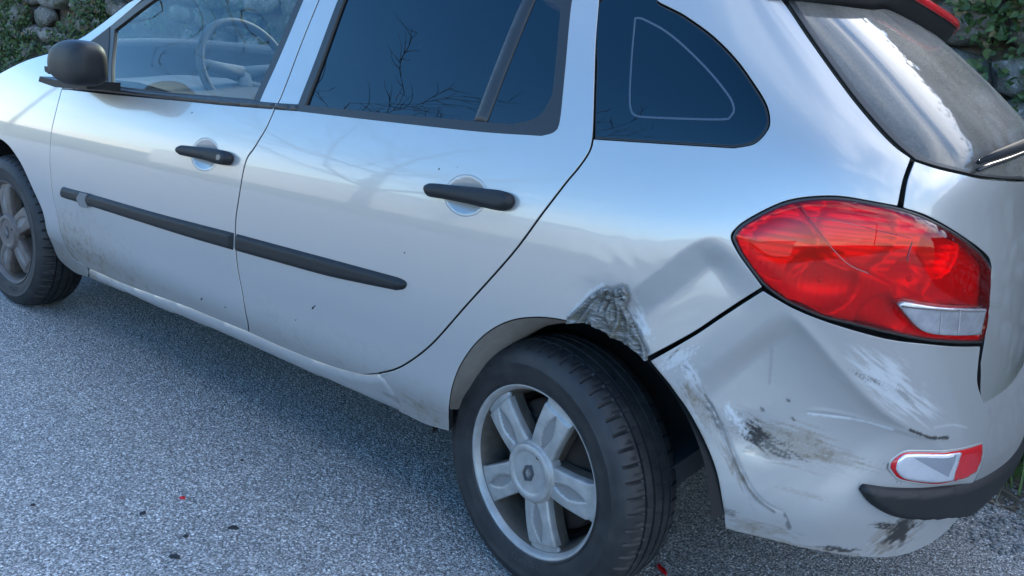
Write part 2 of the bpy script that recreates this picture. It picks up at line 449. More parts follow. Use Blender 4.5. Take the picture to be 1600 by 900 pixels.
def panel(name, segs, mat, parent, S=P, res=.014, gap=.0034, lift=0.0, dome=None, holes=(), skirt=.016, edge=.0013, wear=None, custom=True, label=None, raw=False, bump=None):
    step = res * .8
    poly = segs if raw else outline(segs, S, step)
    if gap: poly = offset(poly, gap)
    hs = [h if isinstance(h, np.ndarray) else outline(h, S, step) for h in holes]
    hs = [offset(h, -gap) if gap else h for h in hs]
    lo, hi = poly.min(0), poly.max(0)
    gx, gy = np.meshgrid(np.arange(lo[0], hi[0], res), np.arange(lo[1], hi[1], res * .866), indexing='ij')
    gx = gx + (np.arange(gx.shape[1]) % 2) * res * .5
    g = np.stack([gx.ravel(), gy.ravel()], -1)
    g = g[inside(g, poly)]
    for h in hs: g = g[~inside(g, h)]
    if len(g): g = g[bdist(g, [poly] + hs) > res * .45]
    loops = [poly] + hs; pts = np.vstack(loops + [g]) if len(g) else np.vstack(loops); E = []; k = 0
    for l in loops:
        E += [(k + i, k + (i + 1) % len(l)) for i in range(len(l))]; k += len(l)
    vo, _, fo, _, _, _ = delaunay_2d_cdt([Vector(q) for q in pts], E, [], 0, 1e-7)
    V2 = np.array([tuple(v) for v in vo]); F = np.array([f for f in fo if len(f) == 3])
    cen = V2[F].mean(1); ok = inside(cen, poly)
    for h in hs: ok &= ~inside(cen, h)
    F = F[ok]; used = np.unique(F); rm = -np.ones(len(V2), int); rm[used] = np.arange(len(used)); V2 = V2[used]; F = rm[F]
    n, pu, pz = normals(S, V2[:, 0], V2[:, 1]); X = S(V2[:, 0], V2[:, 1]).copy()
    off = np.full(len(V2), float(lift))
    if dome is not None:
        d = np.clip(bdist(V2, loops) / dome[1], 0, 1); off += dome[0] * np.sqrt(1 - (1 - d) ** 2)
    if bump is not None: off += bump(V2)
    X += n * off[:, None]
    # skirt
    dirE = {}
    for f in F:
        for a, b in ((f[0], f[1]), (f[1], f[2]), (f[2], f[0])): dirE[(a, b)] = 1
    bd = [(a, b) for (a, b) in dirE if (b, a) not in dirE]
    nxt = {a: b for a, b in bd}; prv = {b: a for a, b in bd}
    ids = list(nxt); rid = {v: i for i, v in enumerate(ids)}
    t2 = np.array([V2[nxt[v]] - V2[prv.get(v, v)] for v in ids]); t2 /= np.linalg.norm(t2, axis=1, keepdims=True) + 1e-12
    o2 = np.stack([t2[:, 1], -t2[:, 0]], -1)
    out = pu[ids] * o2[:, :1] + pz[ids] * o2[:, 1:]; out /= np.linalg.norm(out, axis=1, keepdims=True) + 1e-12
    Bv = X[ids] + out * edge - n[ids] * edge; Cv = Bv - n[ids] * skirt
    N0 = len(X); nb = len(ids)
    V = np.vstack([X, Bv, Cv]); faces = [tuple(int(i) for i in f) for f in F]
    for a, b in bd:
        i, j = rid[a], rid[b]
        faces.append((int(b), int(a), N0 + i, N0 + j)); faces.append((N0 + j, N0 + i, N0 + nb + i, N0 + nb + j))
    me = mesh_from(V, faces, name)
    if custom and bump is None and dome is None:
        nn = n.copy()
        NN = np.vstack([nn, out + .25 * n[ids], out]); NN /= np.linalg.norm(NN, axis=1, keepdims=True)
        me.normals_split_custom_set_from_vertices([tuple(q) for q in NN])
    uvl = me.uv_layers.new(name='UVMap'); UV = np.vstack([V2, V2[ids], V2[ids]]); li = np.zeros(len(me.loops), int); me.loops.foreach_get('vertex_index', li)
    uvl.data.foreach_set('uv', UV[li].ravel().astype(np.float32))
    wc = np.zeros((len(V), 4), np.float32); wc[:, 3] = 1
    if wear is not None:
        wv = wear(V2, X); wc[:N0, :3] = wv; wc[N0:N0 + nb, :3] = wv[ids]; wc[N0 + nb:, :3] = wv[ids]
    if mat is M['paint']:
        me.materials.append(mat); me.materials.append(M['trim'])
        mi = np.zeros(len(me.polygons), np.int32); mi[len(F) + 1::2] = 1; me.polygons.foreach_set('material_index', mi)  # edge walls get the black trim colour to stand for shade in the gaps
        ca = me.color_attributes.new('wear', 'FLOAT_COLOR', 'POINT'); ca.data.foreach_set('color', wc.ravel())
    return link(name, me, mat, parent, label)


# ------------------------------------------------------------------ collision damage, as displacement of the skin along its normal
def sdist(q, line):
    """signed distance of points q to a polyline (+ to the right of its direction as seen from outside, z up) and position along it 0..1"""
    A = line[:-1]; B = line[1:]; L = np.linalg.norm(B - A, axis=1); c = np.r_[0, np.cumsum(L)]
    best = np.full(len(q), 1e9); sg = np.zeros(len(q)); al = np.zeros(len(q))
    for i in range(len(A)):
        ab = B[i] - A[i]; t = ((q - A[i]) @ ab) / (ab @ ab); tc = np.clip(t, 0, 1)
        d = np.linalg.norm(q - A[i] - tc[:, None] * ab, axis=1); k = d < best
        cr = ab[0] * (q[:, 1] - A[i][1]) - ab[1] * (q[:, 0] - A[i][0])
        best = np.where(k, d, best); sg = np.where(k, -np.sign(cr), sg); al = np.where(k, (c[i] + tc * L[i]) / c[-1], al)
    ch = line[-1] - line[0]; al = np.clip(((q - line[0]) @ ch) / (ch @ ch), 0, 1)      # position along the chord: no jumps beside a bend
    return best * sg, al


def cdist(q, line):
    """like sdist, for gently bent lines: height above the line in the frame of its chord, smooth everywhere"""
    ch = line[-1] - line[0]; L = np.linalg.norm(ch); t_ = ch / L; n_ = np.array([-t_[1], t_[0]])
    lt = (line - line[0]) @ t_; lh = (line - line[0]) @ n_; co = np.polyfit(lt, lh, 4)
    e = q - line[0]; t = e @ t_; h = e @ n_; tc = np.clip(t, -.02, L + .02)
    return -(h - np.polyval(co, tc)), np.clip(t / L, 0, 1)


K1 = smooth(trace([(1135, 371), (1105, 372), (1080, 383), (1045, 409), (1010, 437), (985, 455), (962, 480)]), .01)
K2 = smooth(trace([(1222, 478), (1262, 518), (1300, 562), (1345, 612), (1395, 655), (1440, 678)]), .01)
K3 = smooth(trace([(1085, 600), (1112, 640), (1142, 700), (1165, 748), (1192, 787), (1235, 806)]), .01)
K4 = smooth(trace([(1255, 650), (1300, 650), (1395, 670), (1450, 684), (1500, 688)]), .01)
B1, B2, B3, B4, B5 = trace([(955, 478), (1060, 455), (1120, 455), (1180, 690), (1060, 560)])


def dent(u, z):
    sh = np.shape(u); q = np.stack([np.ravel(u), np.ravel(z) + 0 * np.ravel(u)], -1); d = np.zeros(len(q))
    k = (q[:, 0] > .05) & (q[:, 0] < 1.15) & (q[:, 1] < 1.0)
    if k.any():
        p = q[k]; v = np.zeros(len(p))
        def g(c, a, b, ang=0.0):
            e = p - c; ca, sa = math.cos(ang), math.sin(ang); x = e[:, 0] * ca + e[:, 1] * sa; y = -e[:, 0] * sa + e[:, 1] * ca
            return np.exp(-(x / a) ** 2 - (y / b) ** 2)
        s, al = cdist(p, K1)                                       # line runs down to the left; the dent lies on its lower right
        s = -s; wgt = sstep(.0, .25, al); ra = lambda x, e: .5 * (x + np.sqrt(x * x + e * e))
        v -= wgt * (.44 * ra(s, .002) - .66 * ra(s - .050, .010) + .22 * ra(s - .150, .03))     # two flat facets meeting at the crease
        v -= .008 * g(B1, .05, .035)
        s, al = cdist(p, K2)
        sp_ = .5 * (s + np.sqrt(s * s + .0035 ** 2)); wgt = sstep(0, .15, al) * (1 - .5 * sstep(.8, 1, al))
        far = np.exp(-(sp_ / .22) ** 2)
        v -= .032 * wgt * (1 - np.exp(-sp_ / .055)) * far
        v += .002 * wgt * np.exp(-(s / .012) ** 2)
        s, al = cdist(p, K3); v -= .0014 * np.exp(-(s / .0034) ** 2) * sstep(0, .1, al) * (1 - sstep(.9, 1, al))
        v -= .0018 * sstep(0, .12, al) * sstep(0, .012, s) * np.exp(-(s / .09) ** 2) * (1 - sstep(.8, 1, al))
        s, al = cdist(p, K4); v += .0012 * np.exp(-(s / .005) ** 2) * sstep(0, .1, al) * (1 - sstep(.9, 1, al))
        v -= .008 * g(B4, .05, .035)
        x_, y_ = p[:, 0], p[:, 1]; nz = .5 * (np.sin(61 * x_ + 3 * np.sin(37 * y_)) * np.sin(53 * y_ + 2.1 * np.sin(29 * x_ + 1)) + np.sin(31 * x_ - 41 * y_ + 1.3 * np.sin(23 * x_)))
        near = np.clip(g(B1, .16, .14) + g(B4, .22, .18), 0, 1)
        v += .0006 * nz * near
        d[k] = v
    return d.reshape(sh)


def PQ(u, z):
    u = np.asarray(u, float); z = np.asarray(z, float)
    n, _, _ = normals(P, u, z)
    return P(u, z) + n * dent(u, z)[..., None]


# wear painted as what it is: dirt, scuffs, scratches (r: brown dirt, g: black scuff, b: bare bright scratch)
def fbm(x, y, s=0.0, o=4): return noise.fractal(Vector((x, y, s)), 1.0, 2.0, o)


def smear(W3, q, ch, c, ang, ln, wd, amt=1.0, fx=1.5, fy=7.0, thr=.0, seed=0.0):
    e = q - np.array(c, float); a = math.radians(ang); t = (e[:, 0] * math.cos(a) + e[:, 1] * math.sin(a)) / ln; s = (-e[:, 0] * math.sin(a) + e[:, 1] * math.cos(a)) / wd
    env = np.exp(-(t ** 2 + s ** 2)); k = np.where(env > .03)[0]
    for i in k:
        v = fbm(t[i] * fx, s[i] * fy, seed) * .9 + (env[i] - .45) * 1.1
        W3[i, ch] = min(1.0, max(W3[i, ch], amt * float(np.clip((v - thr) / .35, 0, 1)) * min(1, env[i] * 1.8)))


def scratch(W3, q, ch, pts, w, amt=1.0, seed=0.0, wob=0.5):
    line = smooth(pts, 4.0); d, al = sdist(q, line); d = np.abs(d); k = np.where(d < w * 3)[0]
    for i in k:
        ww = w * (.55 + wob * fbm(al[i] * 14, seed, 1.7, 2) + .4)
        v = 1 - np.clip((d[i] - ww * .6) / (ww * .6 + 1e-6), 0, 1)
        W3[i, ch] = max(W3[i, ch], amt * v)


def wear_bumper(V2, X):
    q = proj(X); W3 = np.zeros((len(q), 3)); W3[:, 0] = .10 * sstep(.42, .28, V2[:, 1]) + .03
    for a in [(0, (1235, 690), 18, 85, 32, .85, 1.2, 6, -.05, 1), (0, (1300, 712), 14, 80, 16, .7, 1.2, 5, .0, 2), (0, (1215, 712), 12, 60, 14, .7, 1, 5, 0, 8),
              (1, (1178, 678), 35, 34, 20, 1.0, 1.6, 4, .05, 3), (1, (1205, 695), 25, 60, 16, .75, 1.5, 7, .15, 4),
              (0, (1095, 635), 58, 60, 18, .8, 1.2, 6, .05, 5), (1, (1118, 655), 58, 40, 6, .6, 1.2, 4, .1, 6), (0, (1150, 735), 62, 60, 9, .9, 1, 4, -.1, 7),
              (2, (1395, 602), 38, 78, 36, .5, 1.6, 9, .0, 9), (2, (1150, 655), 55, 40, 10, .6, 1.5, 6, .05, 10), (1, (1362, 594), 22, 34, 6, .6, 1.5, 4, .08, 11),
              (1, (1400, 612), 40, 40, 12, .35, 1.5, 8, .2, 12), (2, (1080, 585), 60, 35, 14, .5, 1.5, 6, .1, 13), (1, (1408, 830), -38, 36, 17, 1.0, 1.6, 3, -.05, 14),
              (1, (1385, 822), 3, 22, 6, 1.0, 1, 3, -.1, 15), (0, (1395, 838), -35, 45, 24, .9, 1.2, 4, -.1, 16), (1, (1310, 858), 6, 34, 5, .95, 1.6, 3, .0, 17),
              (0, (1190, 828), 16, 70, 18, .7, 1.5, 3, .0, 18), (1, (1230, 815), 70, 22, 4, .7, 1.5, 3, .05, 19), (1, (1138, 800), 10, 20, 7, .6, 1.5, 4, .1, 20),
              (1, (1395, 738), 60, 20, 6, .85, 1.2, 3, .0, 21), (0, (1250, 770), 15, 60, 6, .5, 1, 4, .1, 22), (1, (1053, 552), -45, 16, 3, .9, 1, 3, .0, 23),
              (2, (1060, 560), -30, 40, 14, .4, 1.5, 6, .1, 24)]:
        smear(W3, q, *a)
    scratch(W3, q, 2, [(1262, 646), (1300, 650), (1340, 656), (1375, 665), (1394, 671)], 2.0, .6, 1)
    scratch(W3, q, 1, [(1422, 672), (1440, 679), (1455, 684), (1480, 684)], 3.0, 1, 2)
    scratch(W3, q, 1, [(1101, 618), (1116, 640), (1130, 672), (1142, 703), (1155, 735), (1168, 760), (1186, 782), (1210, 800)], 2.4, .65, 3)
    scratch(W3, q, 0, [(1016, 566), (1049, 609), (1090, 672), (1116, 733), (1127, 785), (1133, 826), (1200, 842), (1270, 858), (1340, 869)], 5, .8, 4)
    scratch(W3, q, 1, [(1206, 545), (1204, 575), (1202, 600)], 2.6, .22, 5); scratch(W3, q, 1, [(1068, 570), (1080, 580), (1086, 594)], 2.4, .5, 6)
    scratch(W3, q, 2, [(1460, 668), (1490, 664), (1510, 668)], 2.0, .3, 7)
    for x, y, r in [(1191, 640, 2.6), (1232, 626, 2.4), (1240, 655, 2.4)]:
        smear(W3, q, 1, (x, y), 40, r * 1.6, r, .9, 1, 1, -.2, x)
    return W3


def wear_quarter(V2, X):
    q = proj(X); W3 = np.zeros((len(q), 3))
    W3[:, 0] = .55 * sstep(.46, .30, V2[:, 1]) * sstep(.0, -.2, V2[:, 0]) + .02
    for a in [(0, (665, 640), 30, 45, 14, .8, 1.2, 3, -.05, 1), (1, (1003, 505), 55, 18, 4, .6, 1, 3, .05, 2), (2, (1000, 500), 60, 40, 12, .5, 1.2, 5, .1, 3),
              (1, (985, 490), 60, 30, 5, .6, 1, 3, .0, 4), (0, (960, 470), 20, 50, 30, .35, 1.5, 3, .0, 5)]:
        smear(W3, q, *a)
    scratch(W3, q, 1, [(884, 505), (896, 486), (911, 473), (924, 461), (943, 450), (960, 451), (975, 447), (983, 462), (979, 478), (988, 495), (1003, 528), (1012, 550)], 4.5, .55, 3)
    scratch(W3, q, 2, [(890, 494), (905, 474), (922, 458), (942, 445)], 3.0, .5, 4)
    return W3


def wear_front_door(V2, X):
    u, z = V2[:, 0], V2[:, 1]; q = proj(X); W3 = np.zeros((len(u), 3))
    W3[:, 0] = np.clip(.9 * np.exp(-((u + 2.0) / .36) ** 2) * sstep(.60, .36, z) + .30 * sstep(.42, .32, z), 0, .9)
    return W3


def wear_rear_door(V2, X):
    u, z = V2[:, 0], V2[:, 1]; q = proj(X); W3 = np.zeros((len(u), 3))
    W3[:, 0] = .36 * sstep(.54, .34, z)
    return W3


def wear_wing(V2, X):
    u, z = V2[:, 0], V2[:, 1]; W3 = np.zeros((len(u), 3)); W3[:, 0] = .75 * sstep(.50, .27, z) * sstep(-2.5, -2.2, u); return W3


def wear_sill(V2, X):
    u, z = V2[:, 0], V2[:, 1]; q = proj(X); W3 = np.zeros((len(u), 3)); W3[:, 0] = .14 + .5 * sstep(-1.6, -2.0, u)
    smear(W3, q, 0, (146, 433), 60, 16, 5, 1, 1, 2, -.3, 2); smear(W3, q, 1, (640, 636), 25, 60, 8, .5, 1, 3, .05, 2)
    return W3


# ------------------------------------------------------------------ the car
car = empty('estate_car')
thing(car, 'silver estate car with crumpled rear wing and scuffed bumper, parked beside the stone wall', 'car')

GAP_A = [(97, 138), (87, 175), (80, 208), (77.5, 240), (79, 275), (83, 310), (91, 346), (100, 378), (112, 401), (137, 419)]
GAP_B = [(430, 168), (415.6, 200), (397, 231), (384, 252), (373.4, 306), (368, 344), (367.8, 381), (372, 425), (379.7, 466), (386, 500), (389, 520)]
GAP_BU = [(498, 0), (469, 72), (440.6, 147), (430, 168)]
BOT_F = [(137, 419), (165, 432), (200, 447), (250, 465), (294, 481), (340, 500), (389, 520)]
BOT_R = [(389, 520), (440, 543), (500, 567), (540, 580), (567, 585.5), (590, 584)]
GAP_C = [(937, 0), (932, 62), (929.7, 125), (928, 180), (926, 216), (920, 238), (903, 263), (887, 282), (850, 330), (800, 397), (725, 481), (681, 531), (650, 558), (620, 576), (590, 584)]
up = lambda px, u, z=1.39: [px, ('s', u, z)]

# front wing with its arch, A pillar, bonnet
wt = trace([(97, 72), (84, 80), (40, 94), (0, 114)])
archf = [('s', -2.575 + .362 * math.cos(a), .30 + .362 * math.sin(a)) for a in np.linspace(math.radians(175), math.radians(88), 10)]
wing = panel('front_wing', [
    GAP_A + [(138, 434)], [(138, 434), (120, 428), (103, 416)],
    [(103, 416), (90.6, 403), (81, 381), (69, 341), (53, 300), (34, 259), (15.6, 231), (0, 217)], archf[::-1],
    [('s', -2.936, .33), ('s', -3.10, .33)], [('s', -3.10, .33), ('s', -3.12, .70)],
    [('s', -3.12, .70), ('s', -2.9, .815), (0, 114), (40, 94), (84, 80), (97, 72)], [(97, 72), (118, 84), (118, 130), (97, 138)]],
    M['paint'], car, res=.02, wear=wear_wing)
apil = panel('windscreen_pillar', [[(97, 72), (120, 62), (140, 50), (200, 4)], [(200, 4), ('s', -1.55, 1.345), ('s', -1.40, 1.385)], [('s', -1.40, 1.385), ('s', -1.44, 1.352), ('s', -1.60, 1.29), (222, 0)], [(222, 0), (172, 42), (140, 66), (118, 84)], [(118, 84), (97, 72)]],
             M['paint'], car, res=.015)
def ell(c, a, b, ang, n=28):
    c = np.array(c, float); ca, sa = math.cos(ang), math.sin(ang)
    return [tuple(c + np.array([a * math.cos(t) * ca - b * math.sin(t) * sa, a * math.cos(t) * sa + b * math.sin(t) * ca])) for t in np.linspace(0, 2 * math.pi, n)]


CUP_F = outline([ell((320.5, 241.5), 21, 25, .1)], P, .005); CUP_R = outline([ell((728, 305.5), 32.5, 31, .15)], P, .005)
# front door
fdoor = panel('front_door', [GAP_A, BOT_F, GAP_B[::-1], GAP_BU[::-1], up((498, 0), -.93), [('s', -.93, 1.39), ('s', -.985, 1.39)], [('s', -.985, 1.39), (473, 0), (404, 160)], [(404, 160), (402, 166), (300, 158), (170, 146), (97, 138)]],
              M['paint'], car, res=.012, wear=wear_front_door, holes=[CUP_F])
panel('window_ledge_trim', [[(97, 138), (130, 134), (169, 136)], [(169, 136), (244, 145), (330, 152), (401.5, 158), (434, 161)], [(434, 161), (426, 171)], [(426, 171), (330, 163), (244, 153), (147, 142), (97, 140.5)]], M['trim'], fdoor, res=.008, gap=.0006, dome=(.006, .012), lift=.0005)
fglass = [[(171, 135), (244, 144), (330, 151), (402, 157)], [(402, 157), (471, 0), ('s', -.99, 1.37)], [('s', -.99, 1.37), ('s', -1.40, 1.352), ('s', -1.62, 1.285)], [('s', -1.62, 1.285), (235, 0), (176, 44)], [(176, 44), (172, 100), (171, 135)]]
fgl = panel('front_window', fglass, M['glass'], fdoor, res=.03, gap=0, lift=-.008, skirt=.004, edge=0)
FO = [[(166, 140), (244, 147), (330, 154), (400, 160)], [(400, 160), (405, 157), (473.5, 0), ('s', -.982, 1.385)], [('s', -.982, 1.385), ('s', -1.41, 1.368), ('s', -1.64, 1.295)], [('s', -1.64, 1.295), (224, 0), (170, 40)], [(170, 40), (166, 90), (166, 140)]]
FI = [[(173, 133), (244, 142.5), (330, 149.5), (396, 155)], [(396, 155), (464, 0), ('s', -1.00, 1.36)], [('s', -1.00, 1.36), ('s', -1.39, 1.340), ('s', -1.605, 1.275)], [('s', -1.605, 1.275), (239, 0), (178, 46)], [(178, 46), (174, 90), (173, 133)]]
panel('window_frame', FO, M['trim'], fdoor, res=.012, gap=0, lift=-.001, holes=[FI], skirt=.012)
panel('mirror_corner_panel', [[(139, 67), (171, 42)], [(171, 42), (168, 100), (168, 138)], [(168, 138), (140, 134), (112, 130)], [(112, 130), (119, 84), (139, 67)]], M['black'], fdoor, res=.012, gap=.0005, lift=.001)
# rear door
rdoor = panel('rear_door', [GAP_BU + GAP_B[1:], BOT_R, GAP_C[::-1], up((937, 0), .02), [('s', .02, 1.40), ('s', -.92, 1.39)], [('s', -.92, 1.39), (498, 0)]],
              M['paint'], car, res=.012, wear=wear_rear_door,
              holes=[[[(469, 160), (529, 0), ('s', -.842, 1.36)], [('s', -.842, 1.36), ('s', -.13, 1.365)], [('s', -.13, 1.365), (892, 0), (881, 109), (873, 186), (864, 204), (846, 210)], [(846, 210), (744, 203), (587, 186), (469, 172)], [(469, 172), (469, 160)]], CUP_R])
RO = [[(466, 163), (528, 0), ('s', -.845, 1.365)], [('s', -.845, 1.365), ('s', -.125, 1.37)], [('s', -.125, 1.37), (894, 0), (883, 109), (875, 187), (866, 206), (847, 212)], [(847, 212), (744, 205), (587, 188), (466, 174)], [(466, 174), (466, 163)]]
RI = [[(477, 164), (537, 0), ('s', -.83, 1.345)], [('s', -.83, 1.345), ('s', -.16, 1.348)], [('s', -.16, 1.348), (878, 0), (866, 125), (859, 156), (838, 184), (800, 194)], [(800, 194), (739, 189), (600, 177), (477, 164)]]
panel('window_frame', RO, M['trim'], rdoor, res=.012, gap=.0008, lift=.001, holes=[RI], skirt=.014)
panel('window_ledge_trim', [[(431, 161), (466, 163)], [(466, 163), (466, 174)], [(466, 174), (428, 171)], [(428, 171), (431, 161)]], M['trim'], rdoor, res=.01, gap=.0012, lift=.002, dome=(.004, .01))
panel('rear_side_window', RI, M['tint'], rdoor, res=.03, gap=-.004, lift=-.007, skirt=.004, edge=0)
panel('window_divider', [[(739, 188), (814, 0), ('s', -.25, 1.36)], [('s', -.25, 1.36), ('s', -.225, 1.36)], [('s', -.225, 1.36), (833, 0), (758, 190)], [(758, 190), (739, 188)]], M['trim'], rdoor, res=.01, gap=0, lift=-.004, dome=(.004, .008))
# small paint chips
for door_, x, y, a in ((rdoor, 489, 481, 2.6), (rdoor, 492, 478, 1.6), (rdoor, 686, 264, 1.8), (rdoor, 632, 395, 1.6), (rdoor, 715, 261, 1.2), (rdoor, 462, 500, 1.3), (fdoor, 315, 467, 2.0), (fdoor, 352, 480, 1.4), (fdoor, 300, 176, 1.2)):
    panel('paint_chip', [ell((x, y), a * .55, a * 1.2, .6, 9)], M['dark'], door_, res=.004, gap=0, lift=.0003, skirt=.0003, edge=0)
# mouldings
panel('side_moulding', [[(98.5, 309), (96.5, 300), (99, 291.5)], [(99, 291.5), (156, 307), (250, 334), (366, 364)], [(366, 364), (364.5, 391)], [(364.5, 391), (292, 370), (219, 347), (150, 325), (98.5, 309)]], M['black'], fdoor, res=.006, gap=.0005, dome=(.012, .014), skirt=.004)
panel('side_moulding', [[(369.5, 365), (444, 385), (537, 410), (622, 433)], [(622, 433), (634, 439), (636, 446), (631, 452), (619, 454)], [(619, 454), (560, 442), (506, 430), (430, 409), (369, 392)], [(369, 392), (369.5, 365)]], M['black'], rdoor, res=.006, gap=.0005, dome=(.012, .014), skirt=.004)
panel('repair_tape', [[(130, 301), (141, 304)], [(141, 304), (138, 312), (142, 324)], [(142, 324), (130, 321), (125, 309)], [(125, 309), (130, 301)]], M['greyplastic'], fdoor, res=.006, gap=0, lift=.0135, skirt=.003)



def handle(door, cup, bar, keyhole=None):
    R = math.sqrt(abs(np.sum(cup[:, 0] * np.roll(cup[:, 1], -1) - np.roll(cup[:, 0], -1) * cup[:, 1])) / 2 / math.pi)
    panel('handle_recess', cup, M['paint'], door, res=.005, gap=-.002, lift=0, raw=True, skirt=.003, edge=.0004,
          bump=lambda V: .0006 - .016 * np.clip(bdist(V, [cup]) / R, 0, 1) ** .75)
    b = outline([bar], P, .006)
    g = panel('door_handle', b, M['black'], door, res=.005, gap=0, lift=.016, dome=(.012, .013), raw=True, skirt=.012, edge=.001)
    if keyhole is not None:
        panel('keyhole', outline([ell(keyhole, 3.2, 4.2, .2, 14)], P, .002), M['emblem'], g, res=.003, gap=0, lift=.0285, raw=True, skirt=.002, edge=.0005)
    return g


handle(fdoor, CUP_F, [(283, 237), (286, 231), (292, 229), (320, 232), (345, 235), (358, 238), (366, 245), (364, 254), (358, 258), (344, 256), (325, 250), (300, 245), (287, 242), (283, 237)], (354, 248))
handle(rdoor, CUP_R, [(669, 298), (672, 291), (682, 288.5), (725, 293), (765, 297), (789, 300), (802, 306), (805, 316), (800, 325), (787, 329), (765, 325), (735, 318), (700, 311), (676, 307), (669, 298)])
# sill
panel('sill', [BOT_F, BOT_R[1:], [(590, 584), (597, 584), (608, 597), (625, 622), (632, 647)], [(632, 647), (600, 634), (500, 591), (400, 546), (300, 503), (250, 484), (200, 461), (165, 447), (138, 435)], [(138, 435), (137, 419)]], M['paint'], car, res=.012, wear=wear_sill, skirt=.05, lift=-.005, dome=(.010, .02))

# inner shell closing the shut lines
for sg_ in ([('s', -2.16, .30), ('s', -2.2, .60), ('s', -2.2, 1.0), ('s', -1.90, .935)], [('s', -1.90, .93), ('s', -1.06, .975)], [('s', -1.06, .975), ('s', -.965, 1.36)], [('s', -.965, 1.36), ('s', -.875, 1.36)], [('s', -.875, 1.36), ('s', -.955, .995)], [('s', -.955, .995), ('s', -.10, 1.02), ('s', -.045, 1.09), ('s', -.02, 1.36)], [('s', -.02, 1.36), ('s', .06, 1.36)], [('s', .06, 1.36), ('s', .04, 1.04), ('s', .10, .92)], [('s', .10, .92), ('s', -.25, .57)], [('s', -.25, .57), ('s', -.37, .50), ('s', -.42, .32)], [('s', -.42, .32), ('s', -2.16, .30)]),:
    panel('inner_shell', list(sg_), M['dark'], car, res=.04, gap=0, lift=-.011, skirt=.002)

def torn_relief(V):
    """folds fanning out from the top of the tear, with crushed edges"""
    c = trace([(962, 440)])[0]; e = V - c; r = np.linalg.norm(e, axis=1); a = np.arctan2(e[:, 1], e[:, 0]); out = np.zeros(len(V))
    for i in range(len(V)):
        k = 1 - abs(fbm(a[i] * 4.2, r[i] * 14, 2.2, 2)) * 2.0; k2 = 1 - abs(fbm(V[i, 0] * 75, V[i, 1] * 60, 7.0, 3)) * 2
        out[i] = .0012 + .0105 * max(0, k) ** 1.5 * min(1, r[i] / .02) + .0012 * max(0, k2)
    return out


# rear wing
QG = [[(928, 216), (930.6, 109), (937, 0), ('s', .065, 1.375)], [('s', .065, 1.375), ('s', .11, 1.365), (1025, 0), (1069, 25), (1112, 56), (1150, 94), (1181, 137), (1197, 165), (1201.5, 188), (1197, 204), (1178, 223), (1147, 229.5)], [(1147, 229.5), (1037, 223), (928, 216)]]
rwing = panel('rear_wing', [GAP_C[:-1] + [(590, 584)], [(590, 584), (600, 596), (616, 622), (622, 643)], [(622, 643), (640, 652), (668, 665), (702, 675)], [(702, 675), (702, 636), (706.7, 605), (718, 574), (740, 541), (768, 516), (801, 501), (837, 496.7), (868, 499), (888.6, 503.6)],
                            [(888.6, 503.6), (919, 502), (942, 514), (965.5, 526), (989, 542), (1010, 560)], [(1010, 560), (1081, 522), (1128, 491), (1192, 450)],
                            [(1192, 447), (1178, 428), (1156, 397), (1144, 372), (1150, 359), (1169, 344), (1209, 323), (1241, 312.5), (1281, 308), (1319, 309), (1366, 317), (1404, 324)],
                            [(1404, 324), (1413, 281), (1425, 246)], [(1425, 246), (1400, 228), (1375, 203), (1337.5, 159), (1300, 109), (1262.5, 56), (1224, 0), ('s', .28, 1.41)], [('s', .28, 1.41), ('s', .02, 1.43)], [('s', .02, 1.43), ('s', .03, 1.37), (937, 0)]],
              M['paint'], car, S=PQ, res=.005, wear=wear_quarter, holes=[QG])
qw = panel('quarter_window', QG, M['tint'], rwing, res=.02, gap=.004, lift=-.003, skirt=.006, edge=.001)
panel('window_seal', QG, M['trim'], rwing, res=.012, gap=.0012, lift=-.0045, skirt=.01, holes=[offset(outline(QG, P, .01), .0065)])
fr = outline([[(990.6, 26.6), (985, 90), (982, 150), (983.5, 170), (991, 181), (1020, 184.5), (1125, 187.5), (1143, 181), (1148, 168), (1137, 144), (1100, 100), (1053, 56), (1006, 28), (990.6, 26.6)]], P, .008)
panel('printed_border', fr, M['frit'], qw, res=.01, gap=0, raw=True, lift=-.0022, skirt=.0004, edge=0, holes=[offset(fr, .0038)])
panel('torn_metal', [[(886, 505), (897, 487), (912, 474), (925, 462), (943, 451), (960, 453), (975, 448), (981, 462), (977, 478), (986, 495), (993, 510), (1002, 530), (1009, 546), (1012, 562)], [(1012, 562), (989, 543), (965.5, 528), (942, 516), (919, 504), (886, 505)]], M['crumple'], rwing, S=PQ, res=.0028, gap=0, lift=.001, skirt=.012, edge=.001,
      bump=lambda V: torn_relief(V))

# arch flange and liner
def onplane(px, y):
    px = np.array(px, float); d = (px[:, :1] - 800) / FPX * CR - (px[:, 1:] - 450) / FPX * CU + CF; t = (y - CAM[1]) / d[:, 1]; return CAM + d * t[:, None]
ao = np.array([(702.5, 640), (706.7, 605), (718, 574), (740, 541), (768, 516), (801, 501), (837, 496.7), (868, 499), (888.6, 503.6)]); ai = np.array([(714, 640), (722, 622), (735, 604), (752, 583), (775, 557), (804, 533), (838, 514), (866, 506.5), (888.6, 504.5)])
A0 = smooth(trace(ao), .02); A3 = P(A0[:, 0], A0[:, 1]); I3 = onplane(smooth(ai, 8), -.79)
tt = np.linspace(0, 1, 30); f3 = lambda Q: np.stack([np.interp(tt, np.linspace(0, 1, len(Q)), Q[:, k]) for k in range(3)], -1)
A3, I3 = f3(A3), f3(I3); n0, _, _ = normals(P, *[np.interp(tt, np.linspace(0, 1, len(A0)), A0[:, k]) for k in (0, 1)])
